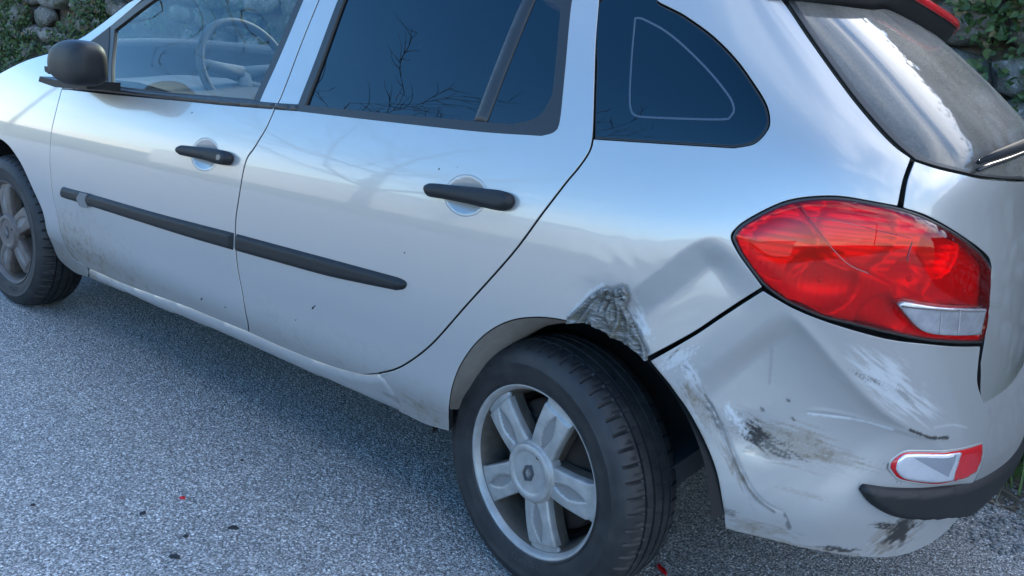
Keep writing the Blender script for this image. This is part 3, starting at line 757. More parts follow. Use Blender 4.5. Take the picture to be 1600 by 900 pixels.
G = np.stack([A3 - n0 * .002, A3 * .85 + I3 * .15 + np.array([0, .002, 0]), A3 * .5 + I3 * .5 + np.array([0, .003, 0]), I3, I3 + np.array([0, .05, 0])], 1)
link('arch_flange', grid_mesh(G, 'arch_flange', flip=True), M['lip'], rwing)


def liner(cx, x0, x1):
    th = np.linspace(math.radians(8), math.radians(186), 28); G = []
    for y, r in ((-.80, .372), (-.76, .385), (-.66, .39), (-.56, .385), (-.54, .30), (-.54, .02)):
        G.append(np.stack([cx + r * np.cos(th), 0 * th + y, .31 + r * np.sin(th)], -1))
    return link('wheel_arch_liner', grid_mesh(np.array(G), 'liner'), M['liner'], car)


liner(0.06, 0, 0); liner(-2.575, 0, 0)
# bumper
bump_segs = [[(1013, 564), (1081, 525), (1128, 494), (1192, 453)], [(1192, 453), (1219, 469), (1241, 481), (1287, 500), (1359, 522), (1400, 531), (1444, 536), (1489, 540), (1533, 540)],
             [(1533, 540), (1529, 575), (1529, 600), (1538, 628), (1546, 650), (1545, 675), (1540, 705), (1531, 735), (1522, 753)], [(1522, 753), ('s', 1.12, .41)], [('s', 1.12, .41), ('s', 1.10, .36), (1502, 807)],
             [(1502, 807), (1471, 838), (1435, 860), (1391, 872), (1338, 871), (1267, 860), (1200, 844), (1132, 827)], [(1132, 827), (1127, 784), (1116, 731), (1089, 669), (1049, 607), (1016, 566)]]
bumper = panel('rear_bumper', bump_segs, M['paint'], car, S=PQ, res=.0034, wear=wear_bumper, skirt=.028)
panel('bumper_strip', [[(1347, 768), (1350, 762), (1357, 761), (1395, 766), (1444, 767), (1486, 762), (1524, 752), ('s', 1.12, .435), ('s', 1.4, .435), ('s', 2.1, .435)], [('s', 2.1, .435), ('s', 2.1, .375)], [('s', 2.1, .375), ('s', 1.4, .380), ('s', 1.25, .380), ('s', 1.15, .366), (1511, 803), (1478, 808), (1444, 811), (1400, 807), (1364, 789), (1347, 768)]],
      M['black'], bumper, res=.008, gap=0, dome=(.011, .009), lift=.001, skirt=.02)
# step on top of the bumper below the tailgate
us = np.linspace(.985, 2.0, 40); rows = []
for k, (zb, zp, mixv) in enumerate(((.435, 0, 0), (.462, 0, 0), (.49, 0, 0), (.52, .56, .35), (.55, .575, .62), (.57, .590, .85), (.585, .605, 1.0), (.60, .66, 1.0))):
    A = P(us, 0 * us + zb); Bq = PB(np.clip(us + .03, 0, 2.6), 0 * us + (zp or .6)); rows.append(A * (1 - mixv) + Bq * mixv - (np.array([0, 0, 0]) if k < 6 else np.array([.012, 0, 0])))
G = np.array(rows); G[:, 0, :] += np.array([-.02, .03, 0])
link('bumper_step', grid_mesh(G, 'bumper_step', flip=True), M['greyplastic'], bumper)
# fog lamp
fog = [[(1391, 731), (1393, 722), (1399, 716), (1408, 710), (1421, 706.5), (1465, 707), (1503, 703), (1534, 694)], [(1534, 694), (1532, 716), (1523, 738)], [(1523, 738), (1503, 748), (1480, 754), (1459, 756), (1419, 751), (1402, 745), (1391, 731)]]
fo = outline(fog, PQ, .006)
panel('lamp_surround', offset(fo, -.004), M['paint'], bumper, S=PQ, res=.006, gap=0, raw=True, lift=.0008, skirt=.004, dome=(.003, .004), holes=[offset(fo, -.0005)])
fl = panel('rear_fog_lamp', fo, M['redrefl'], bumper, S=PQ, res=.006, gap=0, raw=True, lift=.001, dome=(.004, .008), skirt=.006)
panel('clear_lens', [[(1398, 731), (1400, 721), (1408, 712.5), (1421, 709), (1465, 709.5), (1499, 706.5)], [(1499, 706.5), (1493, 726), (1487, 749)], [(1487, 749), (1459, 752), (1421, 748), (1406, 742), (1398, 731)]], M['clear'], fl, S=PQ, res=.006, gap=0, lift=.0058, skirt=.003, dome=(.0012, .006))
panel('reflector_facet', [[(1424, 712), (1465, 712.5), (1489, 710)], [(1489, 710), (1478, 742)], [(1478, 742), (1450, 727), (1424, 712)]], M['facet'], fl, S=PQ, res=.008, gap=0, lift=.0075, skirt=.002)

# tail light
LIGHT = [[(1144, 372), (1150, 359), (1169, 344), (1209, 323), (1241, 312.5), (1281, 308), (1319, 309), (1366, 317), (1406, 325), (1450, 341), (1500, 369), (1531, 394), (1546, 413)], [(1546, 413), (1545, 453), (1541, 500), (1534, 536)],
         [(1534, 536), (1489, 536), (1444, 532), (1382, 520), (1338, 509), (1287, 497), (1241, 478), (1219, 466), (1194, 447), (1178, 428), (1156, 397), (1144, 372)]]
lo = outline(LIGHT, P, .008)
REV = outline([[(1400, 474), (1404, 471), (1413, 470), (1462, 478), (1534, 481)], [(1534, 481), (1530, 500), (1525, 521)], [(1525, 521), (1475, 521), (1444, 516.5), (1425, 504), (1400, 474)]], P, .006)
def bowl(V, c, r, d):
    k = np.linalg.norm(V - c, axis=1) / r; return -d * np.sqrt(np.clip(1 - k * k, 0, 1))


LB = trace([(1285, 442), (1432, 440), (1225, 390), (1345, 365), (1480, 395), (1380, 500)])
LC, _LA = trace([(1392, 434)])[0], 0
DIAG = trace([(1240, 312), (1262, 340), (1306, 396), (1355, 425), (1410, 450)])
def chambers(V):
    d, _ = sdist(V, DIAG); f = .012 * sstep(-.004, .004, d)
    for c, r, dp in zip(LB, (.060, .045, .055, .07, .05, .05), (.034, .028, .016, .020, .016, .016)): f = f + bowl(V, c, r, dp)
    return f + .0007 * np.sin(V[:, 1] * 420) * (V[:, 1] > .895) + .0012 * np.sin(V[:, 0] * 520) * (V[:, 1] <= .895)


tail = panel('tail_light', offset(lo, .0048), M['redglass'], car, res=.009, gap=0, raw=True, lift=.002, dome=(.012, .035), skirt=.004, holes=[REV])
panel('light_reflector', offset(lo, .003), M['reflector'], tail, res=.005, gap=0, raw=True, lift=-.016, skirt=.002, bump=chambers)
for q_ in LB[:2]:
    n_, _, _ = normals(P, q_[:1], q_[1:]); c_ = P(q_[:1], q_[1:])[0] - n_[0] * .018
    link('bulb', blob(lambda D, c_=c_: c_ + D * np.array([.006, .006, .006]), 16, 10), M['bulb'], tail)
panel('light_seal', lo, M['trim'], tail, res=.008, gap=.001, raw=True, lift=.0015, skirt=.03, dome=(.003, .004), holes=[offset(lo, .0052)])
panel('reversing_lens', REV, M['revlens'], tail, res=.006, gap=.0005, raw=True, lift=.010, dome=(.002, .01), skirt=.02)


def ribline(pts, w, mat, lift=.0142, name='lens_rib', parent=None):
    a = np.array(pts, float); t = np.gradient(a, axis=0); t /= np.linalg.norm(t, axis=1, keepdims=True); n2 = np.stack([-t[:, 1], t[:, 0]], -1) * w / 2
    panel(name, [[tuple(q) for q in a + n2], [tuple((a + n2)[-1]), tuple((a - n2)[-1])], [tuple(q) for q in (a - n2)[::-1]], [tuple((a - n2)[0]), tuple((a + n2)[0])]], mat, parent or tail, res=.006, gap=0, lift=lift, skirt=.003, edge=0, dome=(.0006, .002))
M['redrib'] = simple('red_lens_edge', (.22, .004, .007), .2, nscale=90, namt=.3, coat=.5); M['redmilk'] = simple('milky_red_facet', (.42, .06, .07), .25, nscale=40, namt=.5, coat=.6)
M['reddark'] = simple('shadowed_red_chamber', (.10, .002, .004), .2, nscale=30, namt=.5, coat=.5)
ribline([(1250, 321), (1262, 340), (1284, 370), (1306, 396), (1326, 413), (1355, 425)], 1.3, M['redrib'])
ribline([(1262, 339), (1310, 346), (1370, 360), (1420, 372)], 1.0, M['redrib']); ribline([(1418, 376), (1412, 394), (1410, 408)], 1.0, M['redrib'])
for xx in (1463, 1491): ribline([(xx, 481), (xx - 1, 500), (xx - 3, 518)], 1.6, M['emblem'], .0126)
ribline([(1404, 475), (1430, 478), (1462, 481), (1530, 484)], 2.0, M['trim'], .0126)

# tailgate
tg = panel('tailgate', [[(1411, 325), (1418, 282), (1429, 251)], [(1429, 251), (1462, 262), (1500, 271), (1545, 280), ('s', 1.10, 1.062), ('s', 1.36, 1.053), ('s', 2.3, 1.053)], [('s', 2.3, 1.053), ('s', 2.1, .80), ('s', 1.95, .61)], [('s', 1.95, .61), ('s', 1.36, .585), ('s', 1.14, .585), ('s', 1.03, .60), ('s', .95, .70)],
                        [('s', .95, .70), ('s', .915, .80), ('s', .89, .86), ('s', .883, .908)], [('s', .883, .908), ('s', .86, .932), (1504, 369), (1452, 339), (1411, 325)]], M['paint'], car, S=PB, res=.014, gap=.002, skirt=.03)
rg = panel('rear_window', [[('s', .374, 1.36), (1262.5 + 6, 56), (1306, 109), (1343, 158), (1380, 201), (1406, 227), (1431, 248)], [(1431, 248), (1462, 258), (1500, 267), (1545, 276), ('s', 1.10, 1.066), ('s', 1.36, 1.057), ('s', 2.28, 1.06)], [('s', 2.28, 1.06), ('s', 2.33, 1.10), ('s', 2.42, 1.36)], [('s', 2.42, 1.36), ('s', 1.36, 1.40), ('s', .374, 1.36)]], M['rearglass'], tg, S=PB, res=.022, gap=.001, lift=-.001, skirt=.01)
panel('glass_edge_band', [[('s', .374, 1.36), (1268.5, 56), (1306, 109), (1343, 158), (1380, 201), (1406, 227), (1431, 248)], [(1431, 248), (1462, 258), (1500, 267), (1545, 276), ('s', 1.10, 1.066)], [('s', 1.10, 1.066), ('s', 1.10, 1.07), (1545, 273), (1500, 263), (1462, 253), (1435, 243)], [(1435, 243), (1411, 224), (1387, 199), (1350, 156), (1313, 107), (1276, 55), ('s', .386, 1.36)], [('s', .386, 1.36), ('s', .374, 1.36)]], M['trim'], rg, S=PB, res=.01, gap=0, lift=.0005, skirt=.004)
# wiper
wq = trace([(1520, 257), (1538, 250), (1566, 241), (1596, 230)], PB); du = wq[-1] - wq[-2]
wq = np.vstack([wq, wq[-1] + du * 1.5, wq[-1] + du * 3]); n_, _, _ = normals(PB, wq[:, 0], wq[:, 1]); W3p = PB(wq[:, 0], wq[:, 1]) + n_ * np.array([.010, .022, .028, .03, .03, .02])[:, None]
wp = link('wiper', tube(W3p, [.004, .008, .010, .012, .013, .016], 10, 'wiper'), M['wiper'], tg)
link('wiper_blade', tube(PB(wq[:-1, 0], wq[:-1, 1] - .012) + n_[:-1] * .008, .004, 6, 'blade'), M['trim'], wp)
# spoiler over the rear window with its brake light
us = np.linspace(.33, 2.25, 60); zc = 1.354 + .050 * np.sin((us - .33) / 1.92 * np.pi); C0 = PB(us, zc); nn_, _, _ = normals(PB, us, zc)
endw = np.clip(np.minimum(us - .33, 2.25 - us) / .10, .15, 1)[:, None]
bk = np.stack([.030 + 0 * us, 0 * us, .022 + 0 * us], -1) * endw
G = np.stack([C0 - nn_ * .01, C0 + nn_ * .004, C0 + bk * .85, C0 + bk + np.array([0, 0, .012]), C0 + bk * .95 + np.array([0, 0, .028]), C0 + bk * .3 + np.array([-.05, 0, .055]), C0 + np.array([-.16, 0, .06])], 1)
spl = link('spoiler', grid_mesh(G[:, 3:], 'spoiler'), M['paint'], tg)
spl.data.color_attributes.new('wear', 'FLOAT_COLOR', 'POINT')
link('spoiler_underside', grid_mesh(G[:, :4], 'under'), M['black'], spl)
k = slice(24, 59); Bl = C0[k] + bk[k] + np.array([.003, 0, .010]); G2 = np.stack([Bl, Bl + np.array([.006, 0, .004]), Bl + np.array([.003, 0, .018]), Bl + np.array([-.004, 0, .02])], 1)
link('brake_light', grid_mesh(G2, 'brake_light'), M['redrefl'], spl)

# ------------------------------------------------------------------ wheels
def wheel_axes(toe, camb):
    n = np.array([math.sin(toe), math.cos(toe) * math.cos(camb), math.sin(camb)]); n /= np.linalg.norm(n)
    e1 = np.cross(n, [0, 0, 1]); e1 /= np.linalg.norm(e1); e2 = np.cross(e1, n)
    return e1, n, e2


def text_mesh(txt, size, depth):
    c = bpy.data.curves.new('txt', 'FONT'); c.body = txt; c.size = size; c.extrude = depth; c.align_x = 'CENTER'; c.resolution_u = 2
    o = bpy.data.objects.new('txt', c); COL.objects.link(o); dg = bpy.context.evaluated_depsgraph_get()
    me = bpy.data.meshes.new_from_object(o.evaluated_get(dg)); bpy.data.objects.remove(o); bpy.data.curves.remove(c)
    return me


def build_wheel(center, toe, camb, spoke_angles, floor, label, alloy='alloy'):
    e1, e2, e3 = wheel_axes(toe, camb); c = np.array(center)
    rim_prof = [(.2045, .006), (.2055, .000), (.2035, -.003), (.199, -.002), (.1955, .004), (.190, .012), (.183, .030), (.176, .060), (.172, .150), (.165, .152), (.168, .06)]
    me = lathe_y(rim_prof, 96, 'rim')
    # brake dust darkens the barrel: second material slot on the inner faces
    me.materials.append(M[alloy]); me.materials.append(M['alloydark'])
    for p in me.polygons:
        if p.center.y > .016: p.material_index = 1
    w_ = bpy.data.objects.new('wheel', me); COL.objects.link(w_); w_.parent = car
    w_['label'] = label
    mm = Matrix.Identity(4)
    for i in range(3):
        mm[i][0] = e1[i]; mm[i][1] = e2[i]; mm[i][2] = e3[i]; mm[i][3] = c[i]
    w_.matrix_world = mm
    # tyre
    prof = np.array([(.199, .002), (.205, -.005), (.2075, -.0065), (.209, -.0045), (.213, -.0055), (.225, -.0105), (.238, -.0130), (.250, -.0140), (.252, -.0152), (.256, -.0152), (.258, -.0136), (.268, -.0115), (.278, -.0065), (.285, -.001), (.2905, .006), (.2945, .0135),
                     (.2975, .0215), (.2990, .028), (.3000, .0345), (.3003, .0385), (.2945, .0395), (.2945, .0445), (.3010, .0455), (.3016, .054), (.3020, .063), (.2955, .064), (.2955, .070), (.3022, .071), (.3022, .083), (.3022, .092), (.2955, .093), (.2955, .099), (.3020, .100),
                     (.3015, .109), (.3010, .117), (.2945, .118), (.2945, .123), (.3003, .124), (.2990, .134), (.2975, .141), (.2945, .149), (.2905, .156), (.280, .167), (.25, .175), (.21, .168), (.199, .155)])
    nA = 432; th = np.linspace(0, 2 * np.pi, nA, endpoint=False); Gt = np.zeros((nA, len(prof), 3))
    for i, t in enumerate(th):
        r = prof[:, 0].copy(); y = prof[:, 1]
        sh = ((y > .004) & (y < .036) & (prof[:, 0] > .288)) | ((y > .126) & (y < .158) & (prof[:, 0] > .288))
        if i % 8 == 0: r[sh] -= .0055
        if i % 8 == 3: r[sh & (y > .02) & (y < .036)] -= .003
        mid = (y > .045) & (y < .062) & (prof[:, 0] > .3); 
        if i % 8 == 1: r[mid] -= .003
        mid = (y > .071) & (y < .093) & (prof[:, 0] > .3)
        if i % 8 == 4: r[mid] -= .0022
        mid = (y > .100) & (y < .117) & (prof[:, 0] > .3)
        if i % 8 == 2: r[mid] -= .003
        Gt[i, :, 0] = np.cos(t) * r; Gt[i, :, 2] = np.sin(t) * r; Gt[i, :, 1] = y
    Gt[..., 2] = np.maximum(Gt[..., 2], floor + .0005 * np.random.rand(*Gt.shape[:2]))
    tm = grid_mesh(Gt, 'tyre', closed_u=True); tm.set_sharp_from_angle(angle=.55); link('tyre', tm, M['tyre'], w_)
    # spokes
    nr, ns = 44, 41
    rr = np.linspace(.050, .1935, nr); ss = np.linspace(-1, 1, ns); Gs = np.zeros((nr, ns, 3)); mats = []
    for i, r in enumerate(rr):
        k = i / (nr - 1); hw = .036 + .0085 * k ** 1.2 + .004 * max(0, k - .85) / .15; y0 = .004 - .006 * math.sin(math.pi * k) + (.006 if k > .86 else 0) + .004 * k
        for j, s_ in enumerate(ss):
            a = abs(s_); wd = min(1, a / .82); y = y0 + .0025 * wd ** 3
            lens = .36 * math.sin(math.pi * min(1, max(0, (k - .10) / .72))) + 1e-4
            if 0.10 < k < .82 and a < lens: y += .0055 * (1 - (a / lens) ** 2) ** .6
            if a > .82: y += .045 * (a - .82) / .18; wd = 1 + .06 * (a - .82) / .18
            Gs[i, j] = (s_ / max(a, 1e-6) * wd * hw if a > 0 else 0, y, r)
    sm = grid_mesh(Gs, 'spoke')
    sm.materials.append(M[alloy]); sm.materials.append(M['alloyrough']); sm.materials.append(M['alloydark'])
    for p in sm.polygons:
        x, y, r = p.center; k = (r - .05) / .1435
        if y > .022: p.material_index = 2
        else:
            lens = .36 * math.sin(math.pi * min(1, max(0, (k - .10) / .72))); hw = .036 + .0085 * k ** 1.2
            if .1 < k < .82 and abs(x / hw * .82) < lens * .8: p.material_index = 1
    for a in spoke_angles:
        o = link('spoke', sm, None, w_); o.rotation_euler = (0, math.pi / 2 - a, 0)
    # hub, cap, emblem
    link('hub', lathe_y([(.0745, .030), (.0745, .006), (.073, .002), (.070, .000), (.0685, -.003)], 48), M[alloy], w_)
    link('hub_cap', lathe_y([(.0690, .004), (.0685, -.004), (.066, -.007), (.056, -.0085), (.051, -.0065), (.0495, -.005), (.047, -.0045), (.02, -.006), (.0005, -.0062)], 56), M[alloy], w_)
    def diamond(hw, hh, y0, y1, cx=0, cz=0):
        p = [(0, hh), (hw, hh * .45), (hw, -hh * .45), (0, -hh), (-hw, -hh * .45), (-hw, hh * .45)]
        return [(x + cx, y1, z + cz) for x, z in p], [(x + cx, y0, z + cz) for x, z in p]
    # lozenge emblem: raised frame round a folded centre
    V = []; F = []
    o1, _ = diamond(.0145, .0235, 0, -.0095); o2, _ = diamond(.009, .0150, 0, -.0098); o0, _ = diamond(.0155, .0245, 0, -.004)
    V = o0 + o1 + o2
    for i in range(6):
        j = (i + 1) % 6; F += [(i, j, 6 + j, 6 + i), (6 + i, 6 + j, 12 + j, 12 + i)]
    em = link('emblem', mesh_from(V, F, 'emblem', False), M['emblem'], w_)
    em.rotation_euler = (0, .30 if toe > .05 else -.1, 0)
    V2 = [(.0, -.0090, .0150), (.0, -.0115, .004), (-.0045, -.0092, -.0045), (.004, -.0090, -.012), (.0075, -.0088, .004), (.001, -.0088, -.003)]
    ec = link('emblem', mesh_from([(-.0, -.0105, .014), (.0085, -.0075, .006), (.0035, -.0075, -.0135), (-.0045, -.0105, -.004), (-.008, -.0085, .005), (0.001, -.0072, -.001)], [(0, 1, 5), (1, 2, 5), (2, 3, 5), (3, 4, 5), (4, 0, 5)], 'emblem_fold', False), M['alloyrough'], w_)
    ec.rotation_euler = em.rotation_euler
    bolt = link('bolt', lathe_y([(.006, -.002), (.006, -.0075), (.0045, -.008), (.004, -.003), (.0003, -.0025)], 14), M['rust'], w_); bolt.location = (.024, 0, .050) if toe > .05 else (.045, 0, .02)
    link('brake_drum', lathe_y([(.155, .16), (.155, .075), (.148, .066), (.11, .062), (.10, .055), (.0005, .055)], 40), M['rust'], w_)
    # size marking moulded in the sidewall
    tv = []; tf = []; R0 = .2165
    me_t = text_mesh('185/60R15', .0205, .0006); tvv = [v.co.copy() for v in me_t.vertices]; base = -math.pi / 2 + (.10 if toe > .05 else .2)
    for v in tvv:
        ang = base + v.x / (R0 + .008); r = R0 + v.y
        # reads with its feet towards the hub's far side, as moulded on the lower sidewall
        ang = base - v.x / (R0 + .008)
        yb = np.interp(r, [.213, .225, .238, .25], [-.0055, -.0105, -.0130, -.0140]); tv.append((math.cos(ang) * r, yb - .0007 + v.z, math.sin(ang) * r))
    link('size_marking', mesh_from(tv, [tuple(p.vertices) for p in me_t.polygons], 'marking', False), M['marking'], w_); bpy.data.meshes.remove(me_t)
    return w_


def wang(px, center, toe, camb):
    e1, n, e2 = wheel_axes(toe, camb); c = np.array(center); px = np.array(px, float)
    d = (px[:, :1] - 800) / FPX * CR - (px[:, 1:] - 450) / FPX * CU + CF; t = ((c - CAM) @ n) / (d @ n); q = CAM + d * t[:, None] - c
    return np.arctan2(q @ e2, q @ e1)


TOE, CAMB = .179, .0229
RC = (0, -.81, .295); FC = (-2.575, -.81, .295)
build_wheel(RC, TOE, CAMB, wang([(770, 624), (874, 634), (929, 795), (845, 868), (752, 760)], RC, TOE, CAMB), -.2935, 'rear wheel standing askew in its arch')
build_wheel(FC, 0, 0, wang([(32, 346), (37, 412)], FC, 0, 0)[:1][0] + np.arange(5) * 2 * math.pi / 5, -.2935, 'front wheel with browner rim', 'alloyfront')

# ------------------------------------------------------------------ door mirror, folded in
mc = onplane([(121, 98)], -.925)[0]
def mirror_shape(D):
    e = 3.6; r = (np.abs(D) ** e).sum(-1) ** (-1 / e); Q = D * r[..., None]
    x = Q[..., 0]; k = .5 + .5 * x
    ax = .104; ay = .062; az = .069 * (.74 + .26 * sstep(-1.05, .1, x))
    X = np.stack([x * ax, Q[..., 1] * ay * (1 - .15 * (Q[..., 2] > 0) * Q[..., 2]), Q[..., 2] * az + .004 * x], -1)
    return X + mc
dm = link('door_mirror', blob(mirror_shape, 48, 28, 'door_mirror'), M['black'], car)
G = []
for s_, r in ((0, 1.0), (.35, 1.012), (.7, 1.012), (1, 1.0)):
    t = np.linspace(0, 2 * math.pi, 40, endpoint=False); G.append(np.stack([.0 * t + mc[0] + .020 + s_ * .006, mc[1] + .0590 * r * np.sign(np.cos(t)) * np.abs(np.cos(t)) ** .74, mc[2] + .0655 * r * np.sign(np.sin(t)) * np.abs(np.sin(t)) ** .74], -1))
link('mirror_seam', grid_mesh(np.array(G), 'seam', closed_v=True), M['trim'], dm)
ft = onplane([(84, 128), (110, 137), (160, 140), (160, 128), (110, 126), (86, 120)], -.86)
V = [tuple(p + np.array([0, -.05, 0])) for p in ft] + [tuple(p + np.array([0, .06, 0])) for p in ft]
F = [tuple(range(6))[::-1]] + [(i, (i + 1) % 6, 6 + (i + 1) % 6, 6 + i) for i in range(6)]
link('mirror_foot', mesh_from(V, F, 'mirror_foot', False), M['black'], dm)
hp = onplane([(79, 104), (88, 104), (86, 116), (80, 112)], -.94)
V = [tuple(p + np.array([0, -.02, 0])) for p in hp] + [tuple(p + np.array([0, .05, 0])) for p in hp]
link('mirror_hinge', mesh_from(V, [(3, 2, 1, 0)] + [(i, (i + 1) % 4, 4 + (i + 1) % 4, 4 + i) for i in range(4)], 'hinge', False), M['black'], dm)

# ------------------------------------------------------------------ rest of the shell
sg = trace([(97, 72), (84, 80), (40, 94), (0, 114)]); cu = smooth([tuple(q) for q in sg] + [(-2.9, .815), (-3.12, .70)], .04)
E3 = P(cu[:, 0], cu[:, 1]); tv_ = np.linspace(-1, 1, 41); G = np.zeros((len(E3), 41, 3))
for j, t in enumerate(tv_):
    G[:, j, 0] = E3[:, 0] - .12 * (1 - t * t); G[:, j, 1] = E3[:, 1] * -t; G[:, j, 2] = E3[:, 2] + .002 + .055 * (1 - t ** 2) ** .8
bon = link('bonnet', grid_mesh(G[:, ::-1], 'bonnet'), M['paint'], car); bon.data.color_attributes.new('wear', 'FLOAT_COLOR', 'POINT')
pl = trace([(97, 72), (140, 50), (200, 4)]); pl = smooth([tuple(q) for q in pl] + [(-1.55, 1.345), (-1.40, 1.385)], .05); E3 = P(pl[:, 0], pl[:, 1]); G = np.zeros((len(E3), 31, 3))
for j, t in enumerate(np.linspace(-1, 1, 31)):
    G[:, j, 0] = E3[:, 0] - .10 * (1 - t * t); G[:, j, 1] = E3[:, 1] * -t; G[:, j, 2] = E3[:, 2] + .02 * (1 - t * t)
link('windscreen', grid_mesh(G[:, ::-1], 'windscreen'), M['glass'], car)
ur = np.linspace(-1.42, .30, 30); zr = np.interp(ur, [-1.42, -.9, 0, .30], [1.383, 1.40, 1.425, 1.40]); E3 = P(ur, zr); G = np.zeros((30, 25, 3))
for j, t in enumerate(np.linspace(-1, 1, 25)):
    G[:, j, 0] = E3[:, 0]; G[:, j, 1] = E3[:, 1] * -t; G[:, j, 2] = E3[:, 2] + .055 * (1 - t ** 2) ** .7
rf = link('roof', grid_mesh(G[:, ::-1], 'roof', flip=False), M['paint'], car); rf.data.color_attributes.new('wear', 'FLOAT_COLOR', 'POINT')
hl = G[:, ::-1].copy(); hl[..., 2] -= .03; link('roof_lining', grid_mesh(hl, 'lining', flip=True), M['interior_light'], car)
# the far flank: mirrored copies
def mirror_copy(o, parent):
    c = o.copy(); COL.objects.link(c); c.parent = parent
    if parent is car: c.scale = (1, -1, 1)
    if 'label' in c: del c['label']
    for ch in list(o.children):
        mirror_copy(ch, c)
    return c
for o in (fdoor, rdoor, wing, apil, tail): mirror_copy(o, car)
fw = panel('rear_wing', [[('s', .04, 1.05), ('s', -.46, .385)], [('s', -.25, .30), ('s', -.36, .33)] + [('s', .362 * math.cos(a), .30 + .362 * math.sin(a)) for a in np.linspace(math.radians(160), math.radians(20), 12)], [('s', .40, .62), ('s', .62, 1.02), ('s', .63, 1.1), ('s', .30, 1.40)], [('s', .30, 1.40), ('s', .04, 1.41)]], M['paint'], car, res=.04, holes=[QG])
fw.scale = (1, -1, 1)
q2 = qw.copy(); COL.objects.link(q2); q2.parent = fw
for wobj, x in ((None, 0.0), (None, -2.575)):
    pass
# underbody
def box_mesh(x0, x1, y0, y1, z0, z1):
    V = [(x, y, z) for z in (z0, z1) for x, y in ((x0, y0), (x1, y0), (x1, y1), (x0, y1))]
    return V, [(3, 2, 1, 0), (4, 5, 6, 7), (0, 1, 5, 4), (1, 2, 6, 5), (2, 3, 7, 6), (3, 0, 4, 7)]
V = []; F = []
for b in ((-2.16, -.42, -.62, .76, .20, .33), (-3.0, -2.16, -.50, .70, .22, .45), (-.42, .58, -.45, .72, .30, .42), (.46, .68, -.36, .62, .40, .58), (-2.16, -.42, -.745, -.69, .30, .60)):
    v, f = box_mesh(*b); F += [tuple(i + len(V) for i in q) for q in f]; V += v
link('underbody', mesh_from(V, F, 'underbody', False), M['dark'], car)
ex = link('exhaust', tube([(.30, -.30, .24), (.55, -.32, .25), (.72, -.33, .26)], .028, 12), M['rust'], car)
# far wheels
V, F = [], []
for x in (0.0, -2.575):
    t_ = lathe_y([(.15, .66), (.25, .65), (.290, .665), (.301, .70), (.301, .80), (.29, .83), (.25, .84), (.15, .82)], 48, 'tyre_far')
    for v in t_.vertices: v.co.z = max(v.co.z, -.294)
    o = link('wheel', t_, M['tyre'], car); o.location = (x, 0, .295)
# cabin
ds = []
for x, z in ((-1.38, .70), (-1.40, .86), (-1.46, .925), (-1.58, .955), (-1.80, .965), (-2.05, .95)):
    ds.append([(x - .05 * math.cos(y * 2) * 0 + .03 * abs(y), y, z + (.025 * math.exp(-((y + .38) / .2) ** 2) if x < -1.42 else 0)) for y in np.linspace(-.72, .72, 30)])
link('dashboard', grid_mesh(np.array(ds), 'dashboard'), M['interior'], car)
wc = onplane([(386, 112)], -.40)[0]
print('steering centre', wc)
tor = []
ax = Vector((.90, 0, .436)).normalized(); a1 = Vector((0, 1, 0)); a2 = ax.cross(a1)
for i in range(48):
    t = 2 * math.pi * i / 48; ctr = a1 * math.cos(t) + a2 * math.sin(t)
    tor.append([Vector(wc) + ctr * (.178 + .0145 * math.cos(p)) + ax * .0145 * math.sin(p) for p in np.linspace(0, 2 * math.pi, 10, endpoint=False)])
st = link('steering_wheel', grid_mesh(np.array([[tuple(v) for v in r] for r in tor]), 'steering', closed_u=True, closed_v=True), M['interior'], car)
V, F = [], []
for ang in (0.15, math.pi - .15, -math.pi / 2):
    d_ = a1 * math.cos(ang) + a2 * math.sin(ang); v, f = tube_verts([Vector(wc) - ax * .03, Vector(wc) + d_ * .09 - ax * .02, Vector(wc) + d_ * .18], [.03, .022, .014], 8)
    F += [tuple(i + len(V) for i in q) for q in f]; V += v
link('steering_spokes', mesh_from(V, F, 'sp'), M['interior_light'], st)
for y in (-.38, .38):
    def seat_shape(D, y=y):
        e = 3.0; r = (np.abs(D) ** e).sum(-1) ** (-1 / e); Q = D * r[..., None]
        return np.stack([-.80 + Q[..., 0] * .09 + Q[..., 2] * .10, y + Q[..., 1] * .24, .80 + Q[..., 2] * .30], -1)
    so = link('front_seat', blob(seat_shape, 32, 20, 'seat'), M['seat'], car)
    def hr(D, y=y):
        e = 2.6; r = (np.abs(D) ** e).sum(-1) ** (-1 / e); Q = D * r[..., None]
        return np.stack([-.70 + Q[..., 0] * .05, y + Q[..., 1] * .13, 1.17 + Q[..., 2] * .085], -1)
    link('headrest', blob(hr, 24, 14, 'headrest'), M['seat'], so)
V, F = box_mesh(-2.0, .30, -.74, .74, .34, .40)
link('cabin_floor', mesh_from(V, F, 'floor', False), M['interior'], car)

